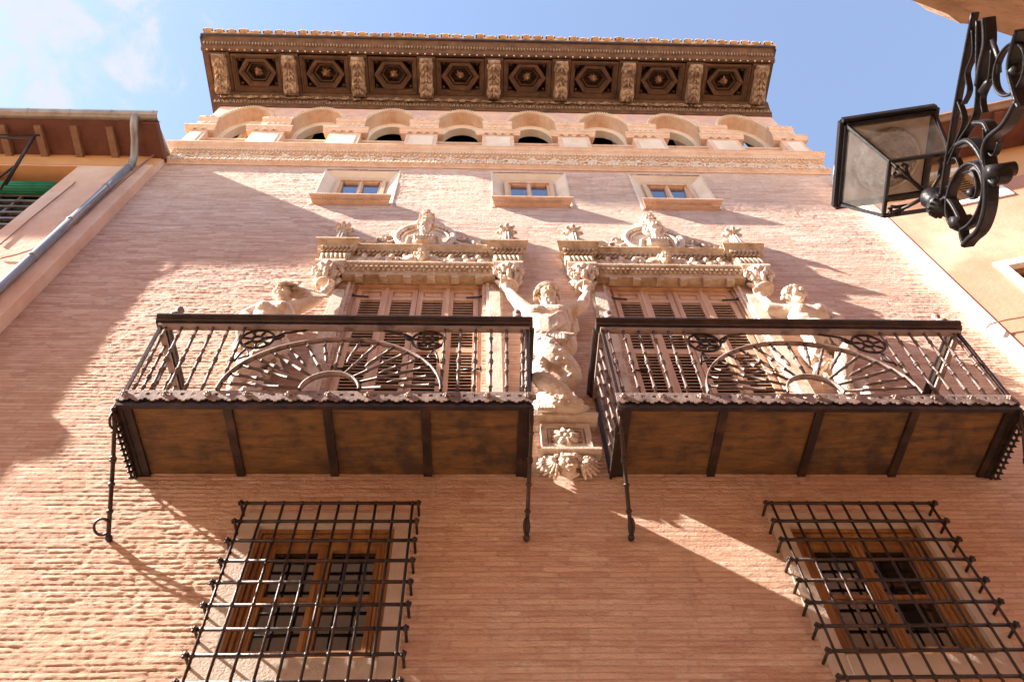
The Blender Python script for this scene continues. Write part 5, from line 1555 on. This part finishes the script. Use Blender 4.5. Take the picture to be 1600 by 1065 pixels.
b = MB()
for i in range(4):
    j = (i+1) % 4
    b.tube([B4[i], B4[j]], .011, 4, smooth=False); b.tube([T4[i], T4[j]], .017, 4, smooth=False); b.tube([B4[i], T4[i]], .010, 4, smooth=False)
    u = [p+Vector((0, 0, .022)) for p in C4(st*1.07, zt)]
    b.tube([u[i], u[j]], .022, 4, smooth=False)
make('frame', b, M['black_iron'], lan)
for i in range(4):
    j = (i+1) % 4
    q = [B4[i].lerp(B4[j], .04), B4[i].lerp(B4[j], .96), T4[i].lerp(T4[j], .96), T4[i].lerp(T4[j], .04)]
    n_ = (q[1]-q[0]).cross(q[3]-q[0]).normalized()*.003
    p = MB(); p.prism(q, n_); make('glass_pane', p, M['lamp_glass'], lan)
cc = Vector((HB.x, HB.y, 0))
b = MB()
U4 = C4(st*1.09, zt+.04); W4 = C4(.09, zt+.22)
b.add(U4+W4, [(0,1,5,4),(1,2,6,5),(2,3,7,6),(3,0,4,7),(4,5,6,7),(3,2,1,0)])
b.lathe(cc+Vector((0, 0, zt+.21)), cc+Vector((0, 0, zt+.33)), [(0, .09), (.3, .05), (.5, .03), (.7, .035), (1, .004)], 12)
make('roof', b, M['black_iron'], lan)
b = MB()
for i in range(11): pass
b.lathe(cc+Vector((0, 0, zt-.005)), cc+Vector((0, 0, zt-.15)), [(0, .165), (.12, .165), (.25, .155), (.45, .13), (.7, .09), (.9, .045), (1, .01)], 28)
b2 = b
make('lens', b2, M['lens'], lan)
b = MB(); b.add(C4(st*.93, zt-.004)+C4(st*.93, zt+.004), [(3,2,1,0),(4,5,6,7)])
make('reflector', b, M['zinc'], lan)
b = MB(); b.lathe(cc+Vector((0, 0, zt-.01)), cc+Vector((0, 0, zt-.13)), [(0, .05), (.3, .05), (.4, .034), (.9, .030), (1, .01)], 12)
b.torus(cc+Vector((0, 0, zt-.03)), .148, .007, (1,0,0), (0,1,0), 28, 5)
make('bulb', b, M['white_plaster'], lan)
b = MB()
for i in range(4):
    p0 = BP(0, .03); p1 = B4[i]; m_ = p0.lerp(p1, .5)+Vector((0, 0, -.012)); d_ = (p1-p0).normalized(); sd_ = d_.cross(Vector((0, 0, 1))).normalized()
    b.tube([p0, m_, p0.lerp(p1, .97)], [.011, .009, .008], 6)
    for sx in (-1, 1):
        q = p0.lerp(p1, .66)
        b.tube([p0.lerp(p1, .45), q+sd_*sx*.018, q+sd_*sx*.034+d_*.012, q+sd_*sx*.030+d_*.028, q+sd_*sx*.016+d_*.022], [.006, .008, .008, .007, .009], 6)
    b.ell(p0.lerp(p1, .82), (.014, .014, .014), nu=6, nv=5)
make('corner_scroll', b, M['black_iron'], lan)
